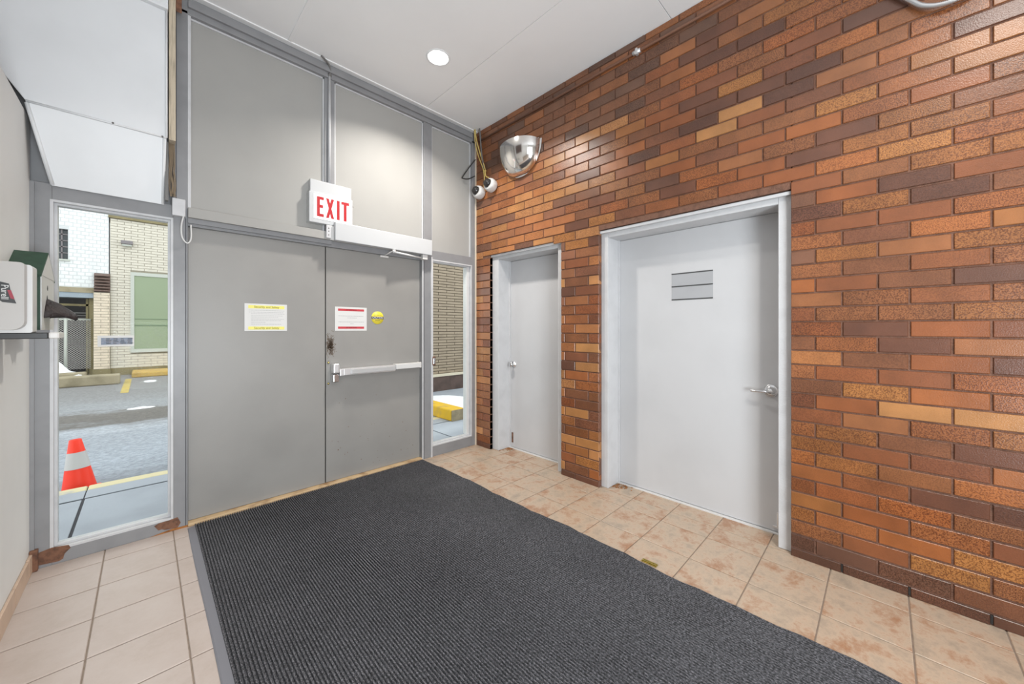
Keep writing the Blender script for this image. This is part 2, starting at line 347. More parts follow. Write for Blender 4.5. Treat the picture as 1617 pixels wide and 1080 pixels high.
# tiles running into the two door recesses of the brick wall
for (ya, yb) in ((2.034, 2.999), (0.376, 1.649)):
    yy = sorted([ya, yb]+[y for y in ys if ya < y < yb])
    for a, b in zip(yy, yy[1:]): tile(XB+0.02, XB+0.21, a, b, 'tileR')

# ================================================================== CEILING
ceil = struct('ceiling', 'white ceiling of large flat boards with thin joints', 'ceiling', (1, 1, ZC))
box('backing', -3.2, XB+0.3, -4.2, 3.36, ZC+0.02, ZC+0.12, 'ceil', ceil)
cx = [-3.2, -1.2, -0.45, 0.775, 1.975, XB+0.3]; cy = [-4.2, -1.38, 1.06, 3.36]
for i in range(5):
    for j in range(3):
        if i in (2, 3) and j == 1:
            continue
        y1 = cy[j+1]; 
        if i in (2, 3) and j == 2: box('ceiling_board', cx[i]+0.0015, cx[i+1]-0.0015, -1.38, y1-0.0015, ZC, ZC+0.03, 'ceil', ceil, bevel=0.001)
        else: box('ceiling_board', cx[i]+0.002, cx[i+1]-0.002, cy[j]+0.002, y1-0.002, ZC, ZC+0.03, 'ceil', ceil, bevel=0.001)
box('edge_batten', 0.13, XB, 3.19, 3.245, ZC-0.008, ZC+0.001, 'ceil', ceil, bevel=0.002)
box('edge_batten', 0.768, 0.792, 0.2, 3.19, ZC-0.006, ZC+0.001, 'ceil', ceil, bevel=0.002)

# ================================================================== BRICK WALL
wr = struct('wall_right', 'wall of orange and brown bricks with two white door openings', 'wall', (XB, 1, 0))
OP = [(2.034, 2.999, 2.098), (0.376, 1.649, 2.108)]
mb = [(XB+0.0065, XB+0.26, -1.9, 0.376-0.004+0.008, 0, ZC), (XB+0.0065, XB+0.26, 1.649-0.004, 2.034+0.004, 0, ZC), (XB+0.0065, XB+0.26, 2.999-0.004, 3.36, 0, ZC),
      (XB+0.0065, XB+0.26, 2.03, 3.0, 2.102, ZC), (XB+0.0065, XB+0.26, 0.37, 1.65, 2.112, ZC)]
mb = [(a, b, c+0.004 if k < 3 else c, d-0.004 if k < 3 else d, e, f) for k, (a, b, c, d, e, f) in enumerate(mb)]
boxes('mortar', mb, 'mortar', wr)
PAL = [(176, 128, 84), (184, 136, 90), (168, 114, 72), (158, 102, 62), (148, 92, 58), (142, 98, 70), (138, 92, 62), (126, 86, 64), (116, 84, 70), (106, 76, 64), (134, 102, 80), (162, 116, 74), (146, 88, 54), (100, 72, 60), (136, 104, 84)]
def brick_mesh(w, h, tone, rough):
    bm = bmesh.new(); xd, xm, xf = 0.08, 0.0025, 0.0
    rings = []
    for x, ins in ((xd, 0), (xm, 0), (xf, 0.0022)):
        rings.append([bm.verts.new((x, sy*(w/2-ins), sz*(h/2-ins))) for sy, sz in ((-1, -1), (1, -1), (1, 1), (-1, 1))])
    for A, B in zip(rings, rings[1:]):
        for i in range(4): bm.faces.new((A[i], A[(i+1) % 4], B[(i+1) % 4], B[i]))
    bm.faces.new(rings[2]); bmesh.ops.recalc_face_normals(bm, faces=bm.faces[:])
    me = bpy.data.meshes.new('brick'); bm.to_mesh(me); bm.free(); me.materials.append(M['brick'])
    ca = me.color_attributes.new('tone', 'FLOAT_COLOR', 'POINT')
    for d in ca.data: d.color = (*tone[:3], rough)
    return me
courses = []; P_, J = 0.0808, 0.009
z = 0.056; courses.append((0.0, 0.056-J)); k = 0
while z < ZC-0.005:
    courses.append((z, min(z+P_-J, ZC-0.002))); z += P_
BL = 0.2463; bricks = []
for ci, (z0, z1) in enumerate(courses):
    off = 0.157 if ci % 2 == 0 else 0.0215
    y = off-BL*8
    while y < 3.27:
        a, b = y+J/2, y+BL-J/2; y += BL
        segs = [(a, min(b, 3.272))]
        for (o0, o1, zt) in OP:
            if z0 < zt-0.03:
                ns = []
                for (p, q) in segs:
                    if q <= o0 or p >= o1: ns.append((p, q)); continue
                    if p < o0-0.012: ns.append((p, o0))
                    if q > o1+0.012: ns.append((o1, q))
                segs = ns
        zb = z0
        for (o0, o1, zt) in OP:
            if z0 < zt <= z1 and (a+b)/2 > o0 and (a+b)/2 < o1: zb = zt
        for (p, q) in segs:
            if q-p > 0.012 and p > -1.8: bricks.append((p, q, zb if zb < z1-0.01 else z0, z1, ci))
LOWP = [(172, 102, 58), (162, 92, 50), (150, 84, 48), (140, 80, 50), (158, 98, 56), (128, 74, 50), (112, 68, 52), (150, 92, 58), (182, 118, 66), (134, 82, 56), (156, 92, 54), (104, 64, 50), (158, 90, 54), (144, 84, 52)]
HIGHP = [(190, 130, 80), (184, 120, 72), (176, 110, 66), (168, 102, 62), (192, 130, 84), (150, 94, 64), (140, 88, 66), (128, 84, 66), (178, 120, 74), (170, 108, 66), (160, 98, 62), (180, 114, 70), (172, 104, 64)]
def choose(yc, zc):  # random brick tones, shifted tan up and far: warm light put into colour
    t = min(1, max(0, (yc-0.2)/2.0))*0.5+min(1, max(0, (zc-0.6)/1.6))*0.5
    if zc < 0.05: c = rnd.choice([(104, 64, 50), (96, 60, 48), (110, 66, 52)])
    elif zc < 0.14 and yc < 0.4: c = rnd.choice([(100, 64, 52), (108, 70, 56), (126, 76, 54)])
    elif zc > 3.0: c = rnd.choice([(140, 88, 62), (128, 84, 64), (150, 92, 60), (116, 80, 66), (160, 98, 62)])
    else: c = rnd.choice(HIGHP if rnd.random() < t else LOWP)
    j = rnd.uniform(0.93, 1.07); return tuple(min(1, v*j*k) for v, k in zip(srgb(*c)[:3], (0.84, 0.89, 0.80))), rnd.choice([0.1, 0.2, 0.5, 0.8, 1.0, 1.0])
mesh_pool = {}
def camdist(b): return math.hypot(XB, (b[0]+b[1])/2)**2+((b[2]+b[3])/2-1.3)**2
vis = sorted([b for b in bricks if b[1] > -0.42], key=camdist)
single = set(vis[:300])
bulk = bmesh.new(); lay = bulk.verts.layers.float_color.new('tone')
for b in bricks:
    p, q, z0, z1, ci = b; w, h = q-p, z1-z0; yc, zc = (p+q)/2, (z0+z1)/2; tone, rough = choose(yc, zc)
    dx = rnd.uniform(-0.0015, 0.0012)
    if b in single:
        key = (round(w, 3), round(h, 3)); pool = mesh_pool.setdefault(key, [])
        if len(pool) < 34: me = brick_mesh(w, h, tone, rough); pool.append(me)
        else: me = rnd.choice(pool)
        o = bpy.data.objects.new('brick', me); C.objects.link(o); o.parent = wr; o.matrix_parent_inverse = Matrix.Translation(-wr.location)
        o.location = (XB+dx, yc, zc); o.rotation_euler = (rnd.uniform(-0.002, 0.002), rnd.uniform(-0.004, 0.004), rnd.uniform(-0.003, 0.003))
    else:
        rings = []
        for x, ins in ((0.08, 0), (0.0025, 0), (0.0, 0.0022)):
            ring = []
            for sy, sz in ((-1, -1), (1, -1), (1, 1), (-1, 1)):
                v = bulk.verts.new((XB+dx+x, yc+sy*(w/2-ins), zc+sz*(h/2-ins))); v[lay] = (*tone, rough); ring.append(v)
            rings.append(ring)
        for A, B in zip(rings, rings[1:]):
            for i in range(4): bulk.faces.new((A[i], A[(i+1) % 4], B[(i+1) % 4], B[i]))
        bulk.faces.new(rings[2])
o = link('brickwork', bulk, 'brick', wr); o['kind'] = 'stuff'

# ================================================================== DOORS IN THE BRICK WALL
def brick_door(name, label, y0, y1, zt, iy0, iy1, izt, latch_near):
    # y0..y1 brick opening, iy0..iy1 clear opening of the frame, door face at x=2.855
    d = struct(name, label, 'door', (2.86, (y0+y1)/2, 0))
    fx0, fx1 = 2.68, 2.90
    bm = bmesh.new()
    quadbox(bm, fx0, fx1, y0+0.001, iy0, 0.001, zt-0.002); quadbox(bm, fx0, fx1, iy1, y1-0.001, 0.001, zt-0.002)
    quadbox(bm, fx0, fx1, iy0, iy1, izt, zt-0.002)
    quadbox(bm, 2.656, 2.68, y0+0.001, y1-0.001, zt-0.024, zt-0.002)                      # drip strip over the head
    link('door_frame', bm, 'wframe', d, bevel=0.003)
    box('door_stop', 2.838, 2.853, iy1-0.012, iy1, 0.004, izt, 'wframe', d)
    box('door_leaf', 2.855, 2.895, iy0+0.003, iy1-0.003, 0.012, izt-0.003, 'wdoor', d, bevel=0.002)
    box('door_sill', 2.835, 2.90, iy0, iy1, 0.0, 0.008, 'wplastic', d)
    return d
ds = brick_door('door_3', 'narrow white door with round chrome knob beside the glass sidelight', 2.034, 2.999, 2.098, 2.10, 2.903, 2.042, False)
kb = latheobj('door_knob', [(0, 0), (0.033, 0), (0.033, 0.006), (0.013, 0.009), (0.011, 0.03), (0.024, 0.038), (0.029, 0.05), (0.026, 0.06), (0.012, 0.066), (0, 0.066)], (2.8555, 2.845, 0.915), (-1, 0, 0), 'chrome', ds)
box('kick_bolt', 2.848, 2.856, 2.852, 2.872, 0.06, 0.17, 'rust', ds, bevel=0.003)
dl = brick_door('door_4', 'wide white door with chrome lever and taped grey plate', 0.376, 1.649, 2.108, 0.4427, 1.585, 2.048, True)
ro = latheobj('lever_rosette', [(0, 0), (0.040, 0), (0.041, 0.005), (0.034, 0.009), (0.031, 0.008), (0.027, 0.012), (0.020, 0.016), (0.019, 0.046), (0.014, 0.049), (0, 0.048)], (2.8555, 0.508, 0.907), (-1, 0, 0), 'chrome', dl, 32)
tubeobj('lever_handle', smoothpts([(2.815, 0.515, 0.905), (2.803, 0.545, 0.903), (2.803, 0.585, 0.901), (2.812, 0.612, 0.901)], 5), 0.0085, 'chrome', dl, 10)
box('sign_plate', 2.8535, 2.856, 0.852, 1.14, 1.522, 1.721, mat('dull_grey_plate', (0.38, 0.385, 0.40, 1), 0.5, var=0.05), dl)
for zz in (1.524, 1.623, 1.719): 
    o = box('tape_strip', 2.8525, 2.8545, 0.852, 1.141, zz-0.0045, zz+0.0045, 'ink', dl)
bm = bmesh.new(); quadbox(bm, 2.847, 2.856, 0.468, 0.478, 0.035, 0.125); quadbox(bm, 2.847, 2.856, 0.478, 0.50, 0.035, 0.048); quadbox(bm, 2.849, 2.856, 0.462, 0.478, 0.125, 0.138); link('flush_bolt', bm, 'silver', dl, bevel=0.002)

# ================================================================== FRONT WALL (grey panels, mullions)
wf = struct('wall_front', 'grey framed entrance wall with tall upper panels', 'wall', (1.1, YD, 0))
F = 'gframe'
def mull(x0, x1, z0, z1, y0=3.235, y1=3.34, name='mullion', m=F): return box(name, x0, x1, y0, y1, z0, z1, m, wf, bevel=0.002)
mull(-0.44, -0.365, 0, 2.105); mull(0.129, 0.2, 0, 3.40); mull(1.952, 2.069, 0, 2.10)
mull(1.05, 1.13, 2.10, 3.40, 3.25); mull(1.981, 2.077, 2.10, 3.40, 3.25); mull(2.585, XB-0.002, 0, 3.40)
mull(XL-0.3, XB-0.002, 3.38, ZC-0.001, 3.235, 3.34, 'head_rail'); mull(0.2, XB-0.06, 3.42, ZC-0.03, 3.215, 3.236, 'head_moulding')
mull(-0.365, 0.129, 2.015, 2.105, name='window_head'); mull(-0.74, 0.129, 2.105, 3.38, 3.28, 3.34, 'infill_board', 'gframe')  # infill in darker frame grey: shade behind the boards put into its colour
mull(-0.365, 0.129, 0.0, 0.075, name='bottom_rail'); mull(2.069, 2.585, 0.0, 0.105, name='bottom_rail')
mull(2.069, 2.585, 2.005, 2.10, name='window_head')
mull(0.2, 1.952, 1.985, 2.035, 3.245, name='door_head')
mull(0.2, 1.10, 2.035, 2.10, 3.205, 3.34, 'transom_ledge', 'gpanel'); mull(1.10, 1.981, 2.035, 2.10, 3.235, 3.34, 'transom_ledge', 'gpanel')
mull(0.2, 1.10, 2.002, 2.036, 3.226, 3.30, 'transom_drip')
for (x0, x1, z0) in ((0.2, 1.05, 2.10), (1.13, 1.981, 2.10), (2.077, 2.585, 2.10)):
    box('upper_panel', x0, x1, 3.274, 3.30, z0, 3.38, 'gpanel', wf)
    boxes('panel_bead', [(x0, x1, 3.262, 3.275, 3.368, 3.38), (x1-0.011, x1, 3.262, 3.275, z0, 3.38)] + ([(x0, x0+0.016, 3.24, 3.275, z0, 3.38)] if x0 < 1 else [(x0, x0+0.011, 3.262, 3.275, z0, 3.38)]), 'gbead', wf, bevel=0.001)
boxes('outer_boards', [(-0.8, -0.44, 3.30, 3.36, 0, ZC), (XB, XB+0.3, 3.30, 3.36, 0, ZC), (-0.8, XB+0.3, 3.341, 3.36, 2.11, ZC)], 'gframe', wf)
# rusty bare patches at the foot of the frame
def patch(name, pts, y, m, par): return prism(name, pts, 'y', y-0.0012, y, m, par)
patch('rust_patch', [(-0.425, 0.085), (-0.365, 0.098), (-0.305, 0.088), (-0.298, 0.07), (-0.32, 0.045), (-0.325, 0.02), (-0.34, 0.012), (-0.42, 0.02)], 3.235, 'rust', wf)
patch('rust_patch', [(0.04, 0.062), (0.06, 0.072), (0.11, 0.075), (0.15, 0.08), (0.165, 0.04), (0.15, 0.012), (0.09, 0.02), (0.075, 0.03), (0.06, 0.028)], 3.235, 'rust', wf)
patch('rust_stain', [(0.02, 0.0), (0.2, 0.0), (0.2, 0.012), (0.12, 0.014), (0.07, 0.008)], 3.2335, 'orange_rust', wf)
box('cream_corner_strip', XB-0.012, XB-0.001, 3.222, 3.236, 0, 3.4, 'caulk', wf)

boxes('weep_hole', [(XB+0.001, XB+0.012, y_-0.004, y_+0.004, 0.006, 0.046) for y_ in (0.157, -0.0893, -0.3356, -0.582)], 'black', wr)
boxes('mullion_groove', [(1.972, 1.977, 3.2335, 3.236, 0, 2.03), (0.188, 0.192, 3.2335, 3.236, 0, 2.03), (0.142, 0.145, 3.2335, 3.236, 2.15, 3.38)], 'joint', wf)
boxes('mullion_bead', [(2.052, 2.068, 3.222, 3.236, 0.0, 2.03), (1.952, 1.966, 3.226, 3.236, 0.0, 1.985)], 'gbead', wf, bevel=0.002)
# left sidelight
def window(name, label, x0, x1, z0, z1, full=True):
    w = struct(name, label, 'window', ((x0+x1)/2, 3.28, z0))
    b = 0.012; f0 = 3.24
    boxes('outer_bead', [(x0, x1, f0-0.006, f0+0.02, z0, z0+b), (x0, x1, f0-0.006, f0+0.02, z1-b, z1), (x0, x0+b, f0-0.006, f0+0.02, z0+b, z1-b), (x1-b, x1, f0-0.006, f0+0.02, z0+b, z1-b)], 'gbead', w)
    c = 0.024
    boxes('sash_frame', [(x0+b, x1-b, 3.262, 3.31, z0+b, z0+c), (x0+b, x1-b, 3.262, 3.31, z1-c, z1-b), (x0+b, x0+c, 3.262, 3.31, z0+c, z1-c), (x1-c, x1-b, 3.262, 3.31, z0+c, z1-c)], 'gbead', w)
    box('pane', x0+c, x1-c, 3.284, 3.288, z0+c, z1-c, 'glass', w)
    return w
w1 = window('window_1', 'tall narrow glass sidelight left of the grey doors', -0.372, 0.129, 0.075, 2.02)
w2 = window('window_2', 'slim glass sidelight between grey doors and brick wall', 2.069, 2.585, 0.105, 2.01)
box('inner_reveal', 2.535, 2.56, 3.262, 3.33, 0.13, 1.985, 'wplastic', w2)
dc = box('window_decal', -0.200, -0.048, 3.2815, 3.2835, 1.198, 1.264, 'paper'); tag(dc, 'small white-bordered blue-grey decal stuck on the left sidelight glass', 'sticker')
box('print_block', -0.186, -0.056, 3.2808, 3.2816, 1.209, 1.250, 'decal', dc)
boxes('print_line', [(-0.168+0.03*i+rnd.uniform(0, .004), -0.168+0.03*i+rnd.uniform(.014, .026), 3.2802, 3.2809, zz, zz+0.0035) for zz in (1.215, 1.224, 1.233, 1.242) for i in range(4)], 'ink', dc)

# ================================================================== GREY DOUBLE DOORS
d1 = struct('door_1', 'left grey metal entrance door leaf with yellow-banded notice', 'door', (0.63, 3.28, 0))
box('door_leaf', 0.203, 1.0612, 3.274, 3.32, 0.022, 1.985, 'gdoor', d1, bevel=0.002)
box('astragal', 1.05, 1.08, 3.321, 3.33, 0.022, 1.985, 'black', d1)
d2 = struct('door_2', 'right grey metal entrance door leaf carrying the exit push bar', 'door', (1.5, 3.28, 0))
box('door_leaf', 1.0688, 1.95, 3.274, 3.32, 0.022, 1.985, 'gdoor', d2, bevel=0.002)
for zz in (1.02, 0.845): latheobj('lock_screw', [(0, 0), (0.009, 0), (0.008, 0.004), (0, 0.005)], (1.088, 3.274, zz), (0, -1, 0), 'brass', d2, 12)
# worn rusty scratches where hands push: thin strokes of bare metal colour
bm = bmesh.new()
for i in range(330):
    a = rnd.gauss(0, 1); b = rnd.gauss(0, 1)
    x, zz = 1.10+0.018*a, 1.165+0.040*b
    if x < 1.072: continue
    t = rnd.uniform(-0.9, 0.9)+math.pi/2*rnd.choice([0, 1]); L = rnd.uniform(0.004, 0.012)
    dx, dz = math.cos(t)*L, math.sin(t)*L; nx, nz = -math.sin(t)*0.0011, math.cos(t)*0.0011
    vs = [bm.verts.new(p) for p in ((x-dx-nx, 3.2733, zz-dz-nz), (x+dx-nx, 3.2733, zz+dz-nz), (x+dx+nx, 3.2733, zz+dz+nz), (x-dx+nx, 3.2733, zz-dz+nz))]; bm.faces.new(vs)
o = link('worn_scratches', bm, mat('bare_brown_scratch', srgb(98, 78, 58), 0.8), d2); o['kind'] = 'stuff'
bm = bmesh.new()
for i in range(46):
    x, zz = rnd.uniform(1.1, 1.93), abs(rnd.gauss(0.0, 0.35))+0.06
    if zz > 1.9: continue
    s = rnd.uniform(0.001, 0.0045)
    bm.faces.new([bm.verts.new((x+s*math.cos(t)*rnd.uniform(.6, 1), 3.2734, zz+s*math.sin(t))) for t in [k*math.pi/3 for k in range(6)]])
o = link('paint_chips', bm, 'mortar', d2); o['kind'] = 'stuff'
box('threshold', 0.2, 1.952, 3.222, 3.33, 0.0, 0.02, 'threshold', wf, bevel=0.004)

# push bar
pb = thing('push_bar', 'silver panic push bar across the right grey door', 'door hardware', (1.5, 3.274, 0.93))
bm = bmesh.new(); quadbox(bm, 1.103, 1.157, 3.205, 3.2735, 0.93, 1.012); link('latch_case', bm, 'silver', pb, bevel=0.012, seg=3)
bm = bmesh.new(); quadbox(bm, 1.106, 1.154, 3.215, 3.2735, 0.855, 0.925); link('latch_cover', bm, 'chrome', pb, bevel=0.008, seg=3)
box('end_bracket', 1.157, 1.19, 3.205, 3.2735, 0.905, 0.965, 'silver', pb, bevel=0.006)
box('bar_body', 1.19, 1.66, 3.212, 3.2735, 0.908, 0.966, 'silver', pb, bevel=0.005)
box('push_pad', 1.25, 1.655, 3.198, 3.213, 0.917, 0.957, mat('grey_push_pad', (0.5, 0.5, 0.5, 1), 0.4, 0.3), pb, bevel=0.004)
box('bar_rail', 1.66, 1.915, 3.200, 3.2735, 0.925, 0.972, 'wplastic', pb, bevel=0.004)
box('end_cap', 1.915, 1.935, 3.212, 3.2735, 0.92, 0.975, 'gplastic', pb, bevel=0.004)

# automatic operator
ob = thing('door_operator', 'long white automatic door operator box above the right grey door', 'door operator', (1.56, 3.24, 2.03))
box('cover', 1.105, 2.026, 3.165, 3.204, 2.032, 2.182, 'opwhite', ob, bevel=0.004)
box('back_plate', 1.08, 2.03, 3.204, 3.234, 2.036, 2.152, 'gplastic', ob, bevel=0.002)
box('side_bracket', 1.045, 1.082, 3.19, 3.204, 2.045, 2.15, 'gbead', ob, bevel=0.002)
for zz in (2.07, 2.10, 2.125): latheobj('bracket_screw', [(0, 0), (0.005, 0), (0, 0.003)], (1.063, 3.19, zz), (0, -1, 0), 'graycable', ob, 8)
bm = bmesh.new(); tube(bm, [(1.955, 3.20, 1.998), (1.62, 3.165, 2.008)], 0.009, 10); link('main_arm', bm, 'wplastic', ob, smooth=True)
tubeobj('fore_arm', [(1.62, 3.165, 2.02), (1.60, 3.20, 2.008), (1.57, 3.255, 1.978)], 0.006, 'gplastic', ob)
latheobj('arm_elbow', [(0, 0), (0.013, 0), (0.013, 0.03), (0, 0.032)], (1.62, 3.165, 1.998), (0, 0, 1), 'wplastic', ob, 14)
box('arm_shoe', 1.53, 1.61, 3.25, 3.2735, 1.962, 1.98, 'gplastic', ob, bevel=0.003)
box('arm_drive', 1.93, 1.985, 3.18, 3.225, 1.985, 2.032, 'gplastic', ob, bevel=0.004)

# ================================================================== EXIT SIGN
ex = thing('exit_sign', 'lit white exit sign with red letters above the grey doors', 'exit sign', (1.08, 3.2, 2.15))
box('housing', 0.935, 1.258, 3.225, 3.2735, 2.402, 2.506, 'opwhite', ex, bevel=0.003)
box('lamp_box', 0.922, 1.262, 3.208, 3.2735, 2.157, 2.402, 'opwhite', ex, bevel=0.004)
fc = box('lit_face', 0.953, 1.250, 3.2055, 3.209, 2.190, 2.388, 'exitwhite', ex)
zb, zt_, st = 2.210, 2.370, 0.023
def letter(polys):
    bm = bmesh.new()
    for q, p in enumerate(polys): poly_prism(bm, p, 'y', 3.2035-0.0002*q, 3.2057)
    link('letter', bm, 'exitred', ex)
def R_(x0, x1, z0, z1): return [(x0, z0), (x1, z0), (x1, z1), (x0, z1)]
hh = zt_-zb
x = 0.978; letter([R_(x, x+0.022, zb, zt_), R_(x+0.019, x+0.052, zt_-st, zt_), R_(x+0.019, x+0.046, zb+hh*.45, zb+hh*.45+st), R_(x+0.019, x+0.052, zb, zb+st)])
x = 1.047; letter([[(x, zb), (x+.021, zb), (x+.062, zt_), (x+.041, zt_)], [(x+.041, zb), (x+.062, zb), (x+.021, zt_), (x, zt_)]])
x = 1.131; letter([R_(x, x+0.023, zb, zt_)])
x = 1.168; letter([R_(x, x+0.062, zt_-st, zt_), R_(x+0.0195, x+0.0425, zb, zt_-st)])
tubeobj('pull_knob', [(1.262, 3.235, 2.355), (1.276, 3.235, 2.355)], 0.006, 'chrome', ex, 8)

cn = thing('conduit', 'thin white electrical conduit running up from the exit sign to ceiling', 'conduit', (1.085, 3.235, 2.49))
tubeobj('pipe', [(1.085, 3.238, 2.508), (1.085, 3.238, 3.41)], 0.011, 'gbead', cn)
tubeobj('armoured_tail', smoothpts([(1.085, 3.232, 3.40), (1.083, 3.215, 3.45), (1.05, 3.19, 3.475), (1.0, 3.17, 3.488)], 5), 0.007, 'graycable', cn)
latheobj('coupling', [(0, 0), (0.015, 0), (0.015, 0.02), (0, 0.02)], (1.085, 3.238, 3.395), (0, 0, 1), 'graycable', cn, 12)

# small box and cable at the left door jamb
jb = thing('junction_box', 'small pale grey box on the mullion above the left sidelight corner', 'junction box', (0.155, 3.22, 2.03))
box('cover', 0.122, 0.186, 3.195, 3.2345, 2.032, 2.142, 'gbead', jb, bevel=0.003)
tubeobj('white_cable', smoothpts([(0.176, 3.20, 2.034), (0.166, 3.205, 1.97), (0.17, 3.21, 1.90), (0.195, 3.215, 1.865), (0.215, 3.22, 1.90), (0.214, 3.222, 1.99)], 5), 0.0045, 'wplastic', jb, 8)

# ================================================================== NOTICES
n1 = thing('notice', 'white notice with two pale yellow bands on the left grey door', 'notice', (0.6475, 3.273, 1.285))
box('sheet', 0.512, 0.783, 3.2722, 3.2737, 1.287, 1.490, 'paper', n1)
boxes('yellow_band', [(0.535, 0.765, 3.2716, 3.2723, 1.455, 1.478)], 'yellowprint', n1); boxes('yellow_band', [(0.535, 0.765, 3.2716, 3.2723, 1.298, 1.321)], 'yellowprint', n1)
text('lettering', 'Security and Safety', (0.65, 3.2713, 1.4665), 0.021, 'oliveprint', n1, ext=0.0003, bold=0.0003)
text('lettering', 'Security and Safety', (0.65, 3.2713, 1.3095), 0.021, 'oliveprint', n1, ext=0.0003, bold=0.0003)
def lines(x0, x1, zs, y, h=0.0028):
    L = []
    for zz, a, b in zs:
        x = x0+(x1-x0)*a
        while x < x0+(x1-x0)*b:
            w = rnd.uniform(0.006, 0.018); L.append((x, x+w, y-0.0006, y, zz-h/2, zz+h/2)); x += w+0.003
    return L
boxes('printed_lines', lines(0.538, 0.762, [(1.441, 0, 1), (1.427, 0, .95), (1.416, .06, 1), (1.402, .06, .95), (1.391, .06, .8), (1.377, .06, .98), (1.366, .06, .92), (1.352, .06, .4), (1.338, .06, .9)], 3.2723), 'greyink', n1)['kind'] = 'stuff'
n2 = thing('notice', 'white notice with two red bands on the right grey door', 'notice', (1.2765, 3.273, 1.285))
box('sheet', 1.140, 1.412, 3.2722, 3.2737, 1.286, 1.492, 'paper', n2)
boxes('red_band', [(1.165, 1.388, 3.2716, 3.2723, 1.457, 1.476)], 'redprint', n2); boxes('red_band', [(1.165, 1.388, 3.2716, 3.2723, 1.304, 1.323)], 'redprint', n2)
text('lettering', 'ATTENTION', (1.277, 3.2713, 1.4665), 0.016, 'darkred', n2, ext=0.0003); text('lettering', 'ATTENTION', (1.277, 3.2713, 1.3135), 0.016, 'darkred', n2, ext=0.0003)
boxes('printed_lines', lines(1.168, 1.388, [(1.414, 0, .97), (1.398, .34, .66), (1.363, 0, .97), (1.348, .45, .56)], 3.2723, 0.004), 'greyink', n2)['kind'] = 'stuff'
st_ = thing('round_sticker', 'round yellow caution sticker with black band on right grey door', 'sticker', (1.513, 3.273, 1.347))
latheobj('disc', [(0, 0), (0.0585, 0), (0.0585, 0.0012), (0, 0.0012)], (1.513, 3.2737, 1.404), (0, -1, 0), 'yellowst', st_, 40)
box('black_band', 1.456, 1.570, 3.2712, 3.2726, 1.392, 1.416, 'ink', st_)
text('lettering', 'CAUTION', (1.513, 3.2708, 1.404), 0.022, 'paper', st_, ext=0.0003, bold=0.0003)
text('lettering', 'AUTOMATIC', (1.513, 3.2722, 1.427), 0.0135, 'ink', st_, ext=0.0003); text('lettering', 'DOOR', (1.513, 3.2722, 1.379), 0.0145, 'ink', st_, ext=0.0003)

# push-button plate on the right mullion
bp_ = thing('button_switch', 'tiny chrome button switch beside the right sidelight', 'switch', (2.085, 3.245, 0.94))
box('plate', 2.071, 2.110, 3.232, 3.262, 0.93, 1.02, 'rust', bp_, bevel=0.002); box('button', 2.078, 2.103, 3.222, 3.2325, 0.945, 1.005, 'chrome', bp_, bevel=0.003)

# ================================================================== LEFT WALL, BASE TILES, BULKHEAD PANELS
wl = struct('wall_left', 'narrow off-white painted wall at the left edge', 'wall', (XL, 2.5, 0))
box('plaster', XL-0.16, XL, 1.75, 3.236, 0, 2.43, 'wallwhite', wl)
box('upper_plaster', XL-0.30, XL-0.16, 1.75, 3.30, 2.40, ZC, 'brownwall', wl)
box('end_strip', XL, XL+0.016, 3.222, 3.236, 0.10, 2.10, 'gframe', wl)
bs = struct('baseboard_left', 'row of beige base tiles along the left wall foot', 'baseboard', (XL, 2.5, 0))
yb = [3.230, 3.132, 2.845, 2.557, 2.268, 1.98, 1.76]
for a, b in zip(yb, yb[1:]): box('base_tile', XL+0.0005, XL+0.0125, b+0.003, a-0.003, 0.001, 0.097+rnd.uniform(-.003, .002), 'basetile', bs, bevel=0.003)
box('rusty_end_block', XL+0.001, XL+0.030, 3.205, 3.234, 0.001, 0.115, 'rust', bs, bevel=0.003)
hp = thing('hanging_panels', 'large white boards angled over the left sidelight', 'ceiling panel', (-0.15, 3.1, 2.09))
def board(name, P, n, th, m, par, bevel=0.002):
    n = Vector(n).normalized()*th; bm = bmesh.new(); A = [bm.verts.new(p) for p in P]; B = [bm.verts.new(Vector(p)+n) for p in P]
    bm.faces.new(A); bm.faces.new(B[::-1]); k = len(P)
    for i in range(k): bm.faces.new((A[i], A[(i+1) % k], B[(i+1) % k], B[i]))
    return link(name, bm, m, par, bevel=bevel)
A_, B_, C_, D_ = (-0.436, 3.10, 2.470), (0.093, 3.10, 2.470), (0.086, 3.222, 2.092), (-0.365, 3.222, 2.092)
board('lower_board', [A_, B_, C_, D_], (0, 0.95, 0.31), 0.012, 'white', hp)
board('upper_board', [(-0.436, 3.10, 2.478), (0.098, 3.10, 2.478), (0.098, 3.10, 3.25), (-0.60, 3.10, 3.25), (-0.60, 3.10, 2.742), (-0.512, 3.10, 2.597)], (0, 1, 0), 0.012, 'white', hp)
def strip(P, Q, r=0.0055, name='joint_strip', m='white'): return tubeobj(name, [P, Q], r, m, hp, 6)
strip((-0.434, 3.096, 2.474), (0.093, 3.096, 2.474)); strip((-0.431, 3.097, 2.465), (-0.361, 3.217, 2.096), 0.009); strip((0.082, 3.098, 2.465), (0.079, 3.219, 2.096), 0.006)
strip((0.092, 3.096, 2.48), (0.092, 3.096, 3.25), 0.006)
box('top_moulding', -0.60, 0.10, 3.07, 3.112, 3.25, 3.285, 'white', hp, bevel=0.005); box('top_board', -0.60, 0.10, 3.10, 3.112, 3.285, ZC-0.002, 'white', hp)
for (x, zz) in ((-0.13, 2.476), (0.075, 2.474)): latheobj('screw_head', [(0, 0), (0.006, 0), (0, 0.004)], (x, 3.092, zz), (0, -1, 0), 'graycable', hp, 8)
ws = thing('timber_batten', 'raw weathered timber batten beside the white hanging boards', 'batten', (0.115, 3.14, 2.1))
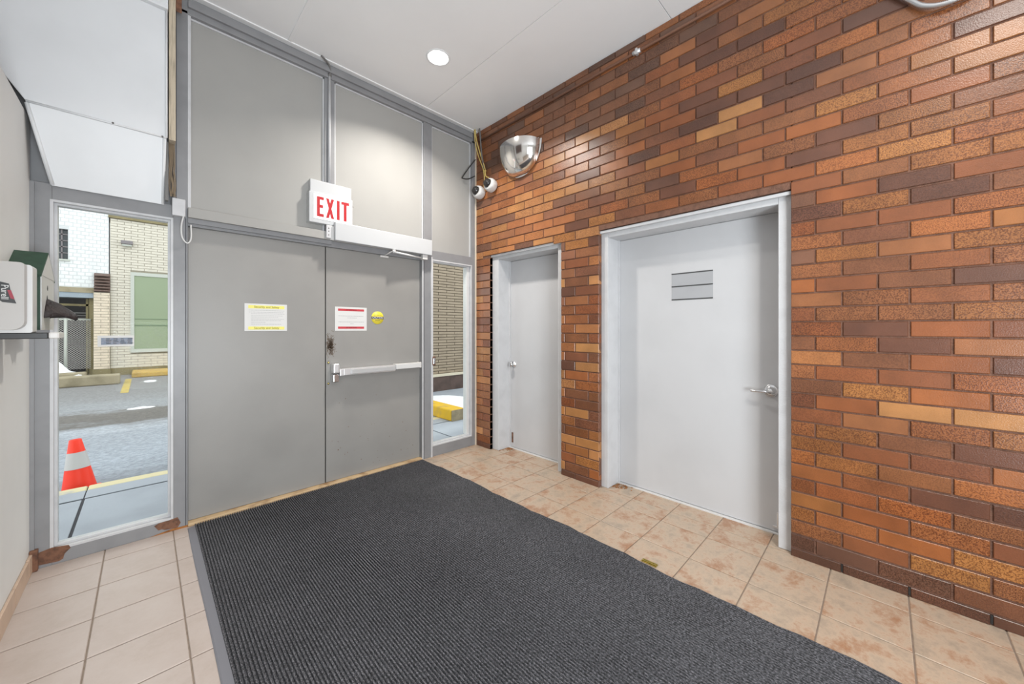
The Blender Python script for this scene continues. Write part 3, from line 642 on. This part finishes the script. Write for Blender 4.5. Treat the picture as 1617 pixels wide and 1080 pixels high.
box('batten', 0.104, 0.136, 3.115, 3.19, 2.476, ZC-0.004, 'wood', ws, bevel=0.002)
bm = bmesh.new()
for i in range(9):
    x0 = 0.104+0.0035*i; tube(bm, smoothpts([(x0, 3.18, 2.474), (x0+0.003*math.sin(i), 3.19, 2.35), (x0+rnd.uniform(-.004, .02), 3.19, 2.22), (x0+rnd.uniform(-.002, .012), 3.19, 2.146)], 3), 0.0022, 5)
o = link('frayed_splinters', bm, mat('dull_brown_fibre', srgb(128, 112, 92), 0.8), ws); o['kind'] = 'stuff'
box('lower_batten', 0.088, 0.104, 3.16, 3.20, 2.11, 2.474, 'graycable', ws)
box('clear_cover', 0.137, 0.165, 3.13, 3.136, 3.30, ZC-0.01, 'rust', ws, bevel=0.003)

# ================================================================== DISPENSER, TRAY, BOX
dp = thing('dispenser', 'rounded pearl-grey wall dispenser with dark logo above a black tray', 'dispenser', (XL, 2.5, 1.26))
bm = bmesh.new(); pts = []
def rr(x0, x1, z0, z1, rs, n=6):
    out = []
    for (cx_, cz_, a0, r) in ((x1-rs[0], z0+rs[0], -90, rs[0]), (x1-rs[1], z1-rs[1], 0, rs[1]), (x0+rs[2], z1-rs[2], 90, rs[2]), (x0+rs[3], z0+rs[3], 180, rs[3])):
        for k in range(n+1):
            t = math.radians(a0+90*k/n); out.append((cx_+r*math.cos(t), cz_+r*math.sin(t)))
    return out
poly_prism(bm, rr(XL+0.0005, -0.352, 1.300, 1.578, (0.035, 0.012, 0.001, 0.001)), 'y', 2.49, 2.54); link('grey_cover', bm, mat('grey_cover_plastic', (0.44, 0.42, 0.40, 1), 0.35), dp, bevel=0.004)
bm = bmesh.new(); poly_prism(bm, rr(XL+0.0005, -0.338, 1.288, 1.575, (0.008, 0.012, 0.001, 0.001)), 'y', 2.541, 2.63); link('white_body', bm, 'wplastic', dp, bevel=0.004)
prism('logo_plate', [(-0.419, 1.497), (-0.390, 1.488), (-0.386, 1.46), (-0.372, 1.408), (-0.406, 1.413), (-0.417, 1.424)], 'y', 2.4885, 2.4905, 'black', dp)
prism('logo_swoosh', [(-0.394, 1.462), (-0.385, 1.462), (-0.376, 1.425), (-0.386, 1.428)], 'y', 2.4878, 2.4886, mat('crimson_print', srgb(150, 45, 62), 0.5), dp)
text('lettering', 'Purell', (-0.4005, 2.4872, 1.453), 0.026, 'paper', dp, rot=(math.pi/2, math.pi/2, 0), ext=0.0003, sx=1.0)
bm = bmesh.new(); quadbox(bm, XL+0.001, -0.299, 2.56, 2.70, 1.262, 1.288); link('drip_tray', bm, 'black', dp, bevel=0.003)
box('tray_lip', -0.299, -0.268, 2.56, 2.70, 1.262, 1.290, 'gplastic', dp, bevel=0.006)
hb = thing('gabled_wall_box', 'green-roofed white house-shaped box behind the dispenser', 'wall box', (XL, 2.89, 1.30))
hx0, hx1, hy0, hy1, he, hr, hz0 = XL+0.0005, -0.338, 2.73, 3.06, 1.552, 1.668, 1.30
box('side_panel', hx0, hx1-0.004, hy0, hy0+0.012, hz0, he, 'green', hb); box('side_panel', hx0, hx1-0.004, hy1-0.012, hy1, hz0, he, 'green', hb)
prism('front_panel', [(hy0+0.004, hz0), (hy1-0.004, hz0), (hy1-0.004, he), (hy0+0.004, he)], 'x', hx1-0.004, hx1, 'wplastic', hb)
ym = (hy0+hy1)/2
prism('gable', [(hy0, he), (hy1, he), (ym, hr)], 'x', hx0+0.01, hx1+0.002, 'wplastic', hb)
prism('roof_slope', [(hy0-0.012, he-0.008), (ym, hr), (ym, hr+0.01), (hy0-0.016, he+0.002)], 'x', hx0, hx1+0.001, 'green', hb)
prism('roof_slope', [(hy1+0.012, he-0.008), (ym, hr), (ym, hr+0.01), (hy1+0.016, he+0.002)], 'x', hx0, hx1+0.001, 'green', hb)
for (yy, zz, r) in ((2.88, 1.503, 0.014), (2.87, 1.452, 0.016)): latheobj('round_hole', [(0, 0), (r, 0), (0, 0.001)], (hx1, yy, zz), (1, 0, 0), 'black', hb, 14)
box('slot', hx1-0.001, hx1+0.001, 2.80, 2.86, 1.37, 1.39, 'black', hb)
# folded leather flap
bm = bmesh.new(); N = 12; rows = []
for i in range(N+1):
    t = i/N; x = hx1-0.002+0.098*t; zc = 1.445-0.072*t**1.5; wd = 0.085*(1-0.72*t**1.6)
    rows.append([bm.verts.new((x, 2.865+s*wd, zc+0.018*(1-t)*(1-abs(s))-0.085*abs(s)**1.3*(1-t*.75)+0.003*math.sin(9*s+7*t))) for s in (-1, -.6, -.2, .2, .6, 1)])
for a, b in zip(rows, rows[1:]):
    for k in range(5): bm.faces.new((a[k], a[k+1], b[k+1], b[k]))
o = link('leather_flap', bm, 'leather', hb, smooth=True); so = o.modifiers.new('thick', 'SOLIDIFY'); so.thickness = 0.008

# ================================================================== MAT
nr = 131; x0, x1 = 0.232, 1.962; ya, yb_ = 3.214, -1.6; NL = 60
bm = bmesh.new(); rows = []
def edge(y):  # wavy right edge
    return 0.008*math.sin(y*5.1+1)+0.005*math.sin(y*13.7)+0.004*math.sin(y*31)
prof = []
for k in range(nr):
    for s, h in ((0.0, 0.0035), (0.18, 0.012), (0.58, 0.012), (0.76, 0.0035)):
        prof.append(((k+s)/nr, h))
prof.append((1.0, 0.0035))
for j in range(NL+1):
    y = ya+(yb_-ya)*j/NL; e = edge(y); r = []
    r.append(bm.verts.new((x0, y, 0.001)))
    for u, h in prof: r.append(bm.verts.new((x0+(x1-x0)*u+e*max(0, u-0.9)*10, y, h)))
    r.append(bm.verts.new((x1+e, y, 0.001))); rows.append(r)
for a, b in zip(rows, rows[1:]):
    for k in range(len(a)-1): bm.faces.new((a[k], a[k+1], b[k+1], b[k]))
bm.faces.new(rows[0]); bm.faces.new(rows[-1][::-1])
fm = link('floor_mat', bm, 'carpet'); tag(fm, 'large charcoal ribbed entrance mat in front of the grey doors', 'mat')
bm = bmesh.new()
for j in range(31):
    y = 3.20+(yb_-3.20)*j/30; e = 0.002*math.sin(y*4)
    r = [bm.verts.new((0.196+e, y, 0.0012)), bm.verts.new((0.202+e, y, 0.004)), bm.verts.new((0.2335, y, 0.0075)), bm.verts.new((0.2335, y, 0.0012))]
    if j:
        for k in range(3): bm.faces.new((pr[k], pr[k+1], r[k+1], r[k]))
    pr = r
link('rubber_border', bm, 'rubber', fm)
bc = thing('brass_latch_plate', 'small brass metal plate lying on tile at the mat edge', 'metal plate', (1.985, 0.92, 0))
Rz = Matrix.Rotation(math.radians(2), 3, 'Z')
bm = bmesh.new(); quadbox(bm, 1.975, 2.007, 0.875, 0.962, 0.0005, 0.003, Rz, (1.98, 0.92, 0)); link('plate', bm, 'brass', bc, bevel=0.001)
bm = bmesh.new(); quadbox(bm, 1.985, 1.991, 0.879, 0.958, 0.003, 0.0075, Rz, (1.98, 0.92, 0)); link('ridge', bm, 'brass', bc, bevel=0.001)
bm = bmesh.new(); quadbox(bm, 1.998, 2.005, 0.879, 0.958, 0.003, 0.006, Rz, (1.98, 0.92, 0)); link('lip', bm, 'brass', bc, bevel=0.001)

# rust crumbs in the door corners
def crumbs(name, label, cx0, cy0, n, sx, sy):
    bm = bmesh.new()
    for i in range(n):
        x = cx0-abs(rnd.gauss(0, sx)); y = cy0-abs(rnd.gauss(0, sy)); s = rnd.uniform(0.002, 0.006)
        quadbox(bm, x-s, x+s, y-s*rnd.uniform(.5, 1), y+s, 0.0005, 0.0005+s*0.5)
    o = link(name, bm, 'orange_rust'); tag(o, label, 'debris', kind='stuff')
crumbs('rust_crumbs', 'orange rust crumbs at the narrow white door frame foot', 2.83, 2.895, 70, 0.05, 0.05)
crumbs('rust_crumbs', 'orange rust crumbs at the wide white door frame foot', 2.83, 1.575, 60, 0.05, 0.05)

# ================================================================== CORNER: MIRROR, CAMERAS, CABLES
mr = thing('convex_mirror', 'silver quarter-dome security mirror high on the brick wall', 'mirror', (XB, 2.52, 2.80))
bm = bmesh.new(); NU, NV = 36, 20; Ry, Dx, Hz, zt0 = 0.25, 0.185, 0.275, 3.085
def dome(bm, Ry, Dx, Hz, off):
    g = []
    for i in range(NU+1):
        a = math.pi*i/NU; row = []     # around from +y to -y
        for j in range(NV+1):
            p = math.pi/2*j/NV
            row.append(bm.verts.new((XB-off-Dx*math.sin(a)*math.cos(p)**0.8, 2.52+Ry*math.cos(a)*math.cos(p)**0.75, zt0-Hz*math.sin(p)+0.02*math.sin(a)*math.cos(p))))
        g.append(row)
    for i in range(NU):
        for j in range(NV): bm.faces.new((g[i][j], g[i+1][j], g[i+1][j+1], g[i][j+1]))
dome(bm, Ry, Dx, Hz, 0.006); bmesh.ops.remove_doubles(bm, verts=bm.verts[:], dist=1e-5)
link('dome', bm, 'mirror', mr, smooth=True)
pts = [(2.52+(Ry+0.012)*math.cos(math.pi*i/24), zt0+0.008-(Hz+0.016)*math.sin(math.pi*i/24)**1.0) for i in range(25)]
prism('backing_rim', pts, 'x', XB-0.010, XB-0.0015, 'gplastic', mr, bevel=0.002)
box('top_flange', XB-0.03, XB-0.002, 2.52-Ry, 2.52+Ry, zt0+0.003, zt0+0.009, 'chrome', mr)
def dome_cam(label, base, aim):
    t = thing('dome_camera', label, 'security camera', base, group='dome cameras in the corner')
    b = Vector(base); a = Vector(aim).normalized()
    latheobj('housing', [(0, 0), (0.062, 0), (0.069, 0.012), (0.070, 0.055), (0.062, 0.078), (0.047, 0.088), (0.047, 0.083)], b, a, 'wplastic', t, 28)
    latheobj('lens_dome', [(0.047, 0.083), (0.043, 0.103), (0.031, 0.120), (0.013, 0.130), (0, 0.131)], b, a, 'darkglass', t, 24)
    return t
dome_cam('white dome camera nearer the corner, lower of the two', (2.632, 3.13, 2.79), (-0.96, -0.12, 0.14))
dome_cam('white dome camera farther along the brick, upper of the two', (2.634, 2.935, 2.815), (-0.96, -0.08, 0.18))
cb = thing('cable_bundle', 'yellowed cables hanging from ceiling to the dome cameras', 'cable', (2.6, 3.12, 2.9))
tubeobj('cable', smoothpts([(2.58, 3.17, ZC-0.003), (2.59, 3.16, 3.38), (2.61, 3.12, 3.22), (2.62, 3.06, 3.06), (2.62, 3.04, 2.96), (2.625, 3.0, 2.93), (2.625, 2.975, 2.87)], 5), 0.006, 'ycable', cb, 8)
tubeobj('cable', smoothpts([(2.575, 3.18, ZC-0.003), (2.585, 3.175, 3.35), (2.60, 3.14, 3.2), (2.615, 3.08, 3.05), (2.62, 3.065, 2.95), (2.625, 3.08, 2.86)], 5), 0.005, 'ycable', cb, 8)
tubeobj('cable', smoothpts([(2.60, 3.12, ZC-0.003), (2.61, 3.115, 3.36), (2.615, 3.10, 3.2), (2.62, 3.065, 3.05)], 5), 0.008, 'graycable', cb, 8)
tubeobj('cable_tie', [(2.614, 3.075, 3.02), (2.63, 3.045, 3.02)], 0.007, 'ycable', cb, 6)
bw = tubeobj('black_wire', smoothpts([(2.60, 3.19, 3.18), (2.55, 3.225, 3.1), (2.46, 3.235, 2.965), (2.46, 3.236, 2.945), (2.53, 3.225, 2.955), (2.60, 3.20, 3.0)], 5), 0.0055, 'black'); tag(bw, 'short black wire loop sticking out beside the camera cables', 'wire')
pc = thing('ceiling_conduit', 'slim brown-painted conduit along the brick under the ceiling', 'conduit', (XB, 1.5, 3.37))
pm = mat('brown_painted_conduit', srgb(120, 84, 66), 0.5)
tubeobj('pipe', [(XB-0.014, 3.16, 3.378), (XB-0.014, 1.3, 3.388), (XB-0.014, -1.6, 3.388)], 0.010, pm, pc, 10)
tubeobj('coupling', [(XB-0.014, 1.34, 3.388), (XB-0.014, 1.28, 3.388)], 0.016, 'silver', pc, 12)
box('strap', XB-0.028, XB-0.001, 1.30, 1.318, 3.365, 3.412, 'silver', pc, bevel=0.002)
# flexible armoured conduit upper right
P = smoothpts([(XB-0.03, 0.02, 3.03), (XB-0.03, -0.075, 2.905), (XB-0.03, -0.135, 2.83), (XB-0.03, -0.21, 2.80), (XB-0.03, -0.29, 2.815), (XB-0.03, -0.37, 2.87), (XB-0.03, -0.5, 3.02), (XB-0.03, -0.6, 3.3)], 26)
fx = tubeobj('flexible_conduit', P, 0.011, 'flex', None, 10, radii=[0.0125 if i % 2 else 0.0095 for i in range(len(P))]); tag(fx, 'ribbed grey flexible conduit looping over the brick at top right', 'conduit')

# ================================================================== DOWNLIGHTS
def downlight(x, y, label, power):
    t = thing('downlight', label, 'ceiling light', (x, y, ZC), group='recessed ceiling downlights')
    latheobj('trim_ring', [(0.076, 0.012), (0.078, -0.002), (0.092, -0.004), (0.097, 0.0), (0.097, 0.002)], (x, y, ZC-0.001), (0, 0, 1), 'white', t, 40)
    latheobj('lit_disc', [(0, 0), (0.077, 0)], (x, y, ZC-0.004), (0, 0, -1), 'lamp', t, 40)
    l = bpy.data.lights.new('downlight_glow', 'AREA'); l.shape = 'DISK'; l.size = 0.15; l.energy = power; l.color = (1, 0.95, 0.88); l.spread = math.radians(132)
    o = bpy.data.objects.new('downlight_glow', l); C.objects.link(o); o.location = (x, y, ZC-0.012); o.parent = None
downlight(1.683, 2.541, 'bright round recessed downlight in the white ceiling', 36)
downlight(1.3, -0.6, 'round recessed downlight above the photographer', 30)

# ================================================================== UNSEEN ROOM SHELL behind the camera
wb = struct('wall_back', 'pale lobby wall behind the photographer', 'wall', (0, -4.1, 0))
boxes('plaster', [(-3.2, XB+0.3, -4.3, -4.15, 0, ZC+0.1), (-3.35, -3.2, -4.3, 1.9, 0, ZC+0.1), (-3.35, XL-0.14, 1.60, 1.749, 0, ZC+0.1), (XB+0.0, XB+0.26, -4.2, -1.9, 0, ZC)], 'backwall', wb)

# ================================================================== OUTSIDE
zg = -0.15
gl = box('ground', -14, 14, 3.36, 34, zg-0.2, zg, 'asphalt'); tag(gl, 'icy grey asphalt parking lot outside', 'ground', kind='structure')
sw = struct('sidewalk', 'grey-blue concrete walk just outside the sidelights', 'sidewalk', (0, 4, -0.02))
box('slab_bed', -5, 6.5, 3.361, 4.73, zg, -0.030, 'joint', sw)
xj = [-5, -3.34, -1.84, -0.34, 1.16, 2.66, 4.16, 6.5]
for a, b in zip(xj, xj[1:]):
    box('slab', a+0.008, b-0.008, 3.365, 4.378, -0.029, -0.02+rnd.uniform(-.001, .001), 'sidewalk', sw, bevel=0.004)
    box('slab', a+0.003, b-0.003, 4.405, 4.61, -0.029, -0.02, 'sidewalk', sw, bevel=0.004)
    box('curb_edge', a+0.003, b-0.003, 4.614, 4.74, zg, -0.02, 'paleyellow', sw, bevel=0.01)
box('raised_walk', 1.6, 6.5, 4.745, 7.4, zg, -0.021, 'sidewalk', sw, bevel=0.004)
cone = thing('traffic_cone', 'orange traffic cone with a grey reflective band outside', 'traffic cone', (-0.41, 5.02, zg))
def cprof(a, b, o=0.0): # cone radius at heights
    r = lambda z: 0.108-(0.108-0.038)*((z-0.02)/0.45)
    return [(r(a)+o, a), (r(b)+o, b)]
latheobj('cone_body', [(0.108, 0.02), (0.073, 0.245), (0.038, 0.47), (0.033, 0.475), (0.03, 0.465), (0, 0.465)], (-0.41, 5.02, zg), (0, 0, 1), 'orange', cone, 32)
latheobj('reflective_band', cprof(0.225, 0.365, 0.003), (-0.41, 5.02, zg), (0, 0, 1), 'reflect', cone, 32)
bm = bmesh.new(); quadbox(bm, -0.535, -0.285, 4.895, 5.145, zg, zg+0.022); link('base', bm, 'orange', cone, bevel=0.01)
cone.rotation_mode = 'AXIS_ANGLE'; cone.rotation_axis_angle = (math.radians(-5), 0.705, 0.709, 0)

def brickfield(bm, x0, x1, z0, z1, y, P, L, holes=(), proud=0.008, j=0.012):
    r = 0; z = z0
    while z < z1-0.01:
        x = x0-(L/2 if r % 2 else 0)
        while x < x1:
            segs = [(max(x, x0)+j/2, min(x+L, x1)-j/2)]
            for (hx0_, hx1_, hz0_, hz1_) in holes:
                if z+P > hz0_+0.02 and z < hz1_-0.02:
                    ns = []
                    for p, q in segs:
                        if q <= hx0_ or p >= hx1_: ns.append((p, q)); continue
                        if p < hx0_-0.02: ns.append((p, hx0_))
                        if q > hx1_+0.02: ns.append((hx1_, q))
                    segs = ns
            for p, q in segs:
                if q-p > 0.02:
                    pr_ = proud*rnd.uniform(0.7, 1.1); zt2 = min(z+P-j, z1)
                    v = [bm.verts.new(c) for c in ((p, y, z), (q, y, z), (q, y, zt2), (p, y, zt2), (p, y-pr_, z), (q, y-pr_, z), (q, y-pr_, zt2), (p, y-pr_, zt2))]
                    for f in ((4, 5, 6, 7), (0, 1, 5, 4), (1, 2, 6, 5), (2, 3, 7, 6), (3, 0, 4, 7)): bm.faces.new([v[i] for i in f])
            x += L
        z += P; r += 1
YB = 16.8
bd = thing('building', 'cream brick building with green-blinded window across the lot', 'building', (0.5, YB, zg))
box('core_wall', -0.764, 8, YB, YB+0.8, zg, 4.72, 'creammortar', bd)
bm = bmesh.new(); brickfield(bm, -0.764, 1.6, 0.08, 4.70, YB, 0.083, 0.30, [(-0.329, 1.5, 0.5, 3.1)]); link('brick_facing', bm, 'creambrick', bd)['kind'] = 'stuff'
box('coping', -0.80, 8, YB-0.06, YB+0.8, 4.72, 4.80, 'curb2', bd)
box('stone_base', -0.764, 8, YB-0.05, YB, zg, 0.08, 'curb2', bd)
wn = boxes('window_frame', [(-0.329, -0.245, YB-0.04, YB+0.02, 0.65, 2.98), (-0.329, 1.5, YB-0.04, YB+0.02, 2.98, 3.09), (-0.329, 1.5, YB-0.06, YB+0.02, 0.54, 0.65)], 'alum', bd)
box('blind', -0.245, 1.5, YB-0.02, YB-0.005, 0.65, 2.98, 'greenblind', wn)
boxes('window_rail', [(-0.245, 1.5, YB-0.032, YB-0.02, 1.60, 1.615), (-0.245, 1.5, YB-0.032, YB-0.02, 1.39, 1.42)], mat('dark_green_rail', srgb(110, 130, 104), .6), wn)
box('pillar_core', -1.10, -0.764, YB-0.10, YB+0.8, zg, 2.40, 'creammortar', bd)
bm = bmesh.new(); brickfield(bm, -1.10, -0.764, 0.08, 2.38, YB-0.10, 0.083, 0.30); link('pillar_brick', bm, mat('pinkish_cream_brick', srgb(222, 208, 188), .6, var=.15), bd)['kind'] = 'stuff'
box('pillar_base', -1.12, -0.75, YB-0.14, YB-0.10, zg, 0.07, 'curb2', bd)
box('louvre_back', -1.09, -0.764, YB-0.02, YB+0.3, 2.40, 2.98, 'brownmetal', bd)
for i in range(6): 
    bm = bmesh.new(); zz = 2.43+0.092*i; poly_prism(bm, [(YB-0.02, zz+0.05), (YB-0.14, zz), (YB-0.14, zz+0.03), (YB-0.02, zz+0.08)], 'x', -1.09, -0.766); link('louvre_slat', bm, 'brownmetal', bd)
wlp = thing('wall_lamp', 'small grey lamp housing on the cream brick wall outside', 'wall lamp', (-0.40, YB-0.09, 3.88))
box('lamp_housing', -0.536, -0.273, YB-0.16, YB-0.009, 3.94, 4.05, 'lampgrey', wlp, bevel=0.015); box('lamp_lens', -0.51, -0.30, YB-0.13, YB-0.012, 3.88, 3.94, 'alum', wlp, bevel=0.01)
# white two-storey block behind
wbld = thing('white_building', 'white painted block with dark upper window and open bay', 'building', (-3, YB, zg))
M['stucco2'] = mat('greyed_painted_joints', (0.62, 0.64, 0.65, 1), 0.9)
boxes('upper_wall', [(-9, -1.90, YB+0.0, YB+0.5, 2.52, 12), (-1.60, -0.79, YB+0.0, YB+0.5, 2.52, 12), (-1.90, -1.60, YB+0.0, YB+0.5, 2.52, 3.32), (-1.90, -1.60, YB+0.0, YB+0.5, 4.20, 12)], 'stucco2', wbld)
boxes('upper_wall', [(-0.79, 8, YB+0.81, YB+1.2, 4.0, 12)], 'stucco', wbld)
bm = bmesh.new(); brickfield(bm, -2.9, -0.79, 2.55, 5.6, YB, 0.11, 0.155, [(-1.92, -1.58, 3.30, 4.22)], 0.006, 0.02); link('painted_brick_facing', bm, 'stucco', wbld)['kind'] = 'stuff'
wd = box('dark_window', -2.4, -1.60, YB+0.12, YB+0.16, 3.32, 4.22, 'darkpane', wbld)
boxes('window_bar', [(-1.90, -1.60, YB+0.09, YB+0.12, z_, z_+0.03) for z_ in (3.5, 3.68, 3.86, 4.04)]+[(-1.74, -1.71, YB+0.09, YB+0.12, 3.32, 4.2)], 'lampgrey', wd)
box('window_sill', -1.95, -1.56, YB-0.05, YB+0.1, 3.27, 3.32, 'alum', wbld)
box('lintel_ledge', -9, -1.09, YB-0.06, YB+0.5, 2.37, 2.52, 'curb', wbld); box('lintel', -9, -1.09, YB-0.04, YB+0.5, 2.22, 2.37, 'bluelintel', wbld)
box('bay_back', -9, -0.9, YB+1.3, YB+1.4, zg, 2.6, 'darkopen', wbld)
boxes('bay_frame', [(-9, -1.10, YB+0.2, YB+0.26, 1.98, 2.04), (-1.27, -1.22, YB+0.2, YB+0.26, zg, 2.2), (-1.20, -1.10, YB+0.1, YB+0.5, zg, 2.3)], 'curb2', wbld)
boxes('bay_rail', [(-9, -1.2, YB+0.25, YB+0.28, z_, z_+0.025) for z_ in (1.60, 1.68, 1.76)], 'graycable', wbld)
# chain-link fence
cf = thing('chain_link_fence', 'chain-link fence with pale posts in the dark bay', 'fence', (-2, YB+0.1, zg))
bm = bmesh.new(); yf = YB+0.05
for sgn in (1, -1):
    c = -3.6
    while c < 1.2:
        # lines z - zg = sgn*(x - c)
        z0_, z1_ = 0.10, 1.56
        xa, xb = c, c+sgn*(z1_-z0_)
        p = Vector((xa, yf, z0_)); q = Vector((xb, yf, z1_)); lo, hi = -2.6, -1.16
        d = q-p; t0, t1 = sorted(((lo-p.x)/d.x, (hi-p.x)/d.x)); t0, t1 = max(0, t0), min(1, t1)
        if t1-t0 > 0.01: tube(bm, [p+d*t0, p+d*t1], 0.005, 3, cap=False)
        c += 0.062
link('wire_mesh', bm, 'wire', cf)['kind'] = 'stuff'
for x in (-1.65, -2.6): tubeobj('fence_post', [(x, yf+0.02, zg), (x, yf+0.02, 1.6)], 0.035, 'alum', cf, 10)
tubeobj('top_rail', [(-2.6, yf+0.02, 1.57), (-1.16, yf+0.02, 1.57)], 0.025, 'alum', cf, 10)
# kerbs, snow, paint
k1 = box('parking_curb', -5.0, -0.47, 14.1, 14.55, zg, 0.10, 'curb', None, bevel=0.03); tag(k1, 'long tan concrete curb block across the lot', 'curb', kind='thing')
k2 = prism('planter_curb', [(-5, 14.7), (-3.3, 14.7), (-1.16, 15.45), (-1.16, 15.8), (-1.9, 15.6), (-5, 15.1)], 'z', zg, 0.10, 'curb', None, bevel=0.03); tag(k2, 'angled olive curb in front of the fenced bay', 'curb', kind='thing')
k3 = box('yellow_curb', -0.282, 6, 15.6, 16.7, zg, 0.0, mat('faded_ochre_paint', srgb(196, 164, 92), 0.85, var=0.3, scale=3), None, bevel=0.03); tag(k3, 'low ochre yellow curb at the foot of the cream brick wall', 'curb', kind='thing')
ln = box('parking_line', -0.40, -0.27, 12.1, 15.3, zg+0.0005, zg+0.004, 'yline'); tag(ln, 'faded yellow painted line on the asphalt', 'road marking', kind='structure')
def snow(name, label, cx_, cy_, rx, ry, h, z0_):
    bm = bmesh.new(); NN = 22; g = []
    for i in range(NN+1):
        row = []
        for j in range(NN+1):
            u, v = i/NN*2-1, j/NN*2-1; d = min(1, math.hypot(u, v))
            row.append(bm.verts.new((cx_+u*rx, cy_+v*ry, z0_+h*max(0, 1-d*d)*(0.8+0.25*math.sin(7*u+3*v)+0.12*math.sin(17*v+11*u))-0.002)))
        g.append(row)
    for i in range(NN):
        for j in range(NN): bm.faces.new((g[i][j], g[i+1][j], g[i+1][j+1], g[i][j+1]))
    o = link(name, bm, 'snow', smooth=True); tag(o, label, 'snow', kind='stuff')
snow('snow_pile', 'heap of old snow against the chain-link fence', -2.0, YB-0.50, 0.78, 0.42, 0.52, zg+0.05)
snow('snow_patch', 'snow patch between the tan curb and brick pillar', -1.32, 15.0, 0.42, 0.30, 0.22, zg)
snow('snow_patch', 'thin snow strip on the lot near the yellow line', 0.10, 14.3, 0.14, 0.3, 0.02, zg)
snow('snow_patch', 'thin streak of snow on the lot in front of the building', -0.05, 9.6, 0.20, 0.12, 0.02, zg)
# wing seen through the right sidelight
wg = thing('brick_wing', 'shade-toned coursed brick wing with dark base outside the slim sidelight', 'building', (4.5, 6.7, zg))
box('wing_core', 1.8, 9, 6.7, 7.4, zg, 3.02, 'dimmortar', wg)
bm = bmesh.new(); brickfield(bm, 3.6, 5.9, 0.345, 3.0, 6.7, 0.060, 0.42, (), 0.008, 0.014); link('brick_facing', bm, 'dimbrick', wg)['kind'] = 'stuff'
box('base_stone', 1.8, 9, 6.62, 6.7, -0.02, 0.285, 'darkbase', wg); box('ledge', 1.8, 9, 6.60, 6.70, 0.285, 0.335, 'ledge', wg, bevel=0.006)
yc = thing('yellow_curb_block', 'yellow painted curb block seen through the slim sidelight', 'curb', (3.2, 5.1, -0.02))
box('block', 3.09, 3.33, 4.338, 6.2, -0.021, 0.142, 'ycurb', yc, bevel=0.018); box('bare_end', 3.094, 3.326, 4.322, 4.337, -0.018, 0.134, 'curbend', yc)
snow('snow_patch', 'snow drift behind the yellow curb block', 3.95, 5.4, 0.5, 0.9, 0.05, -0.021)
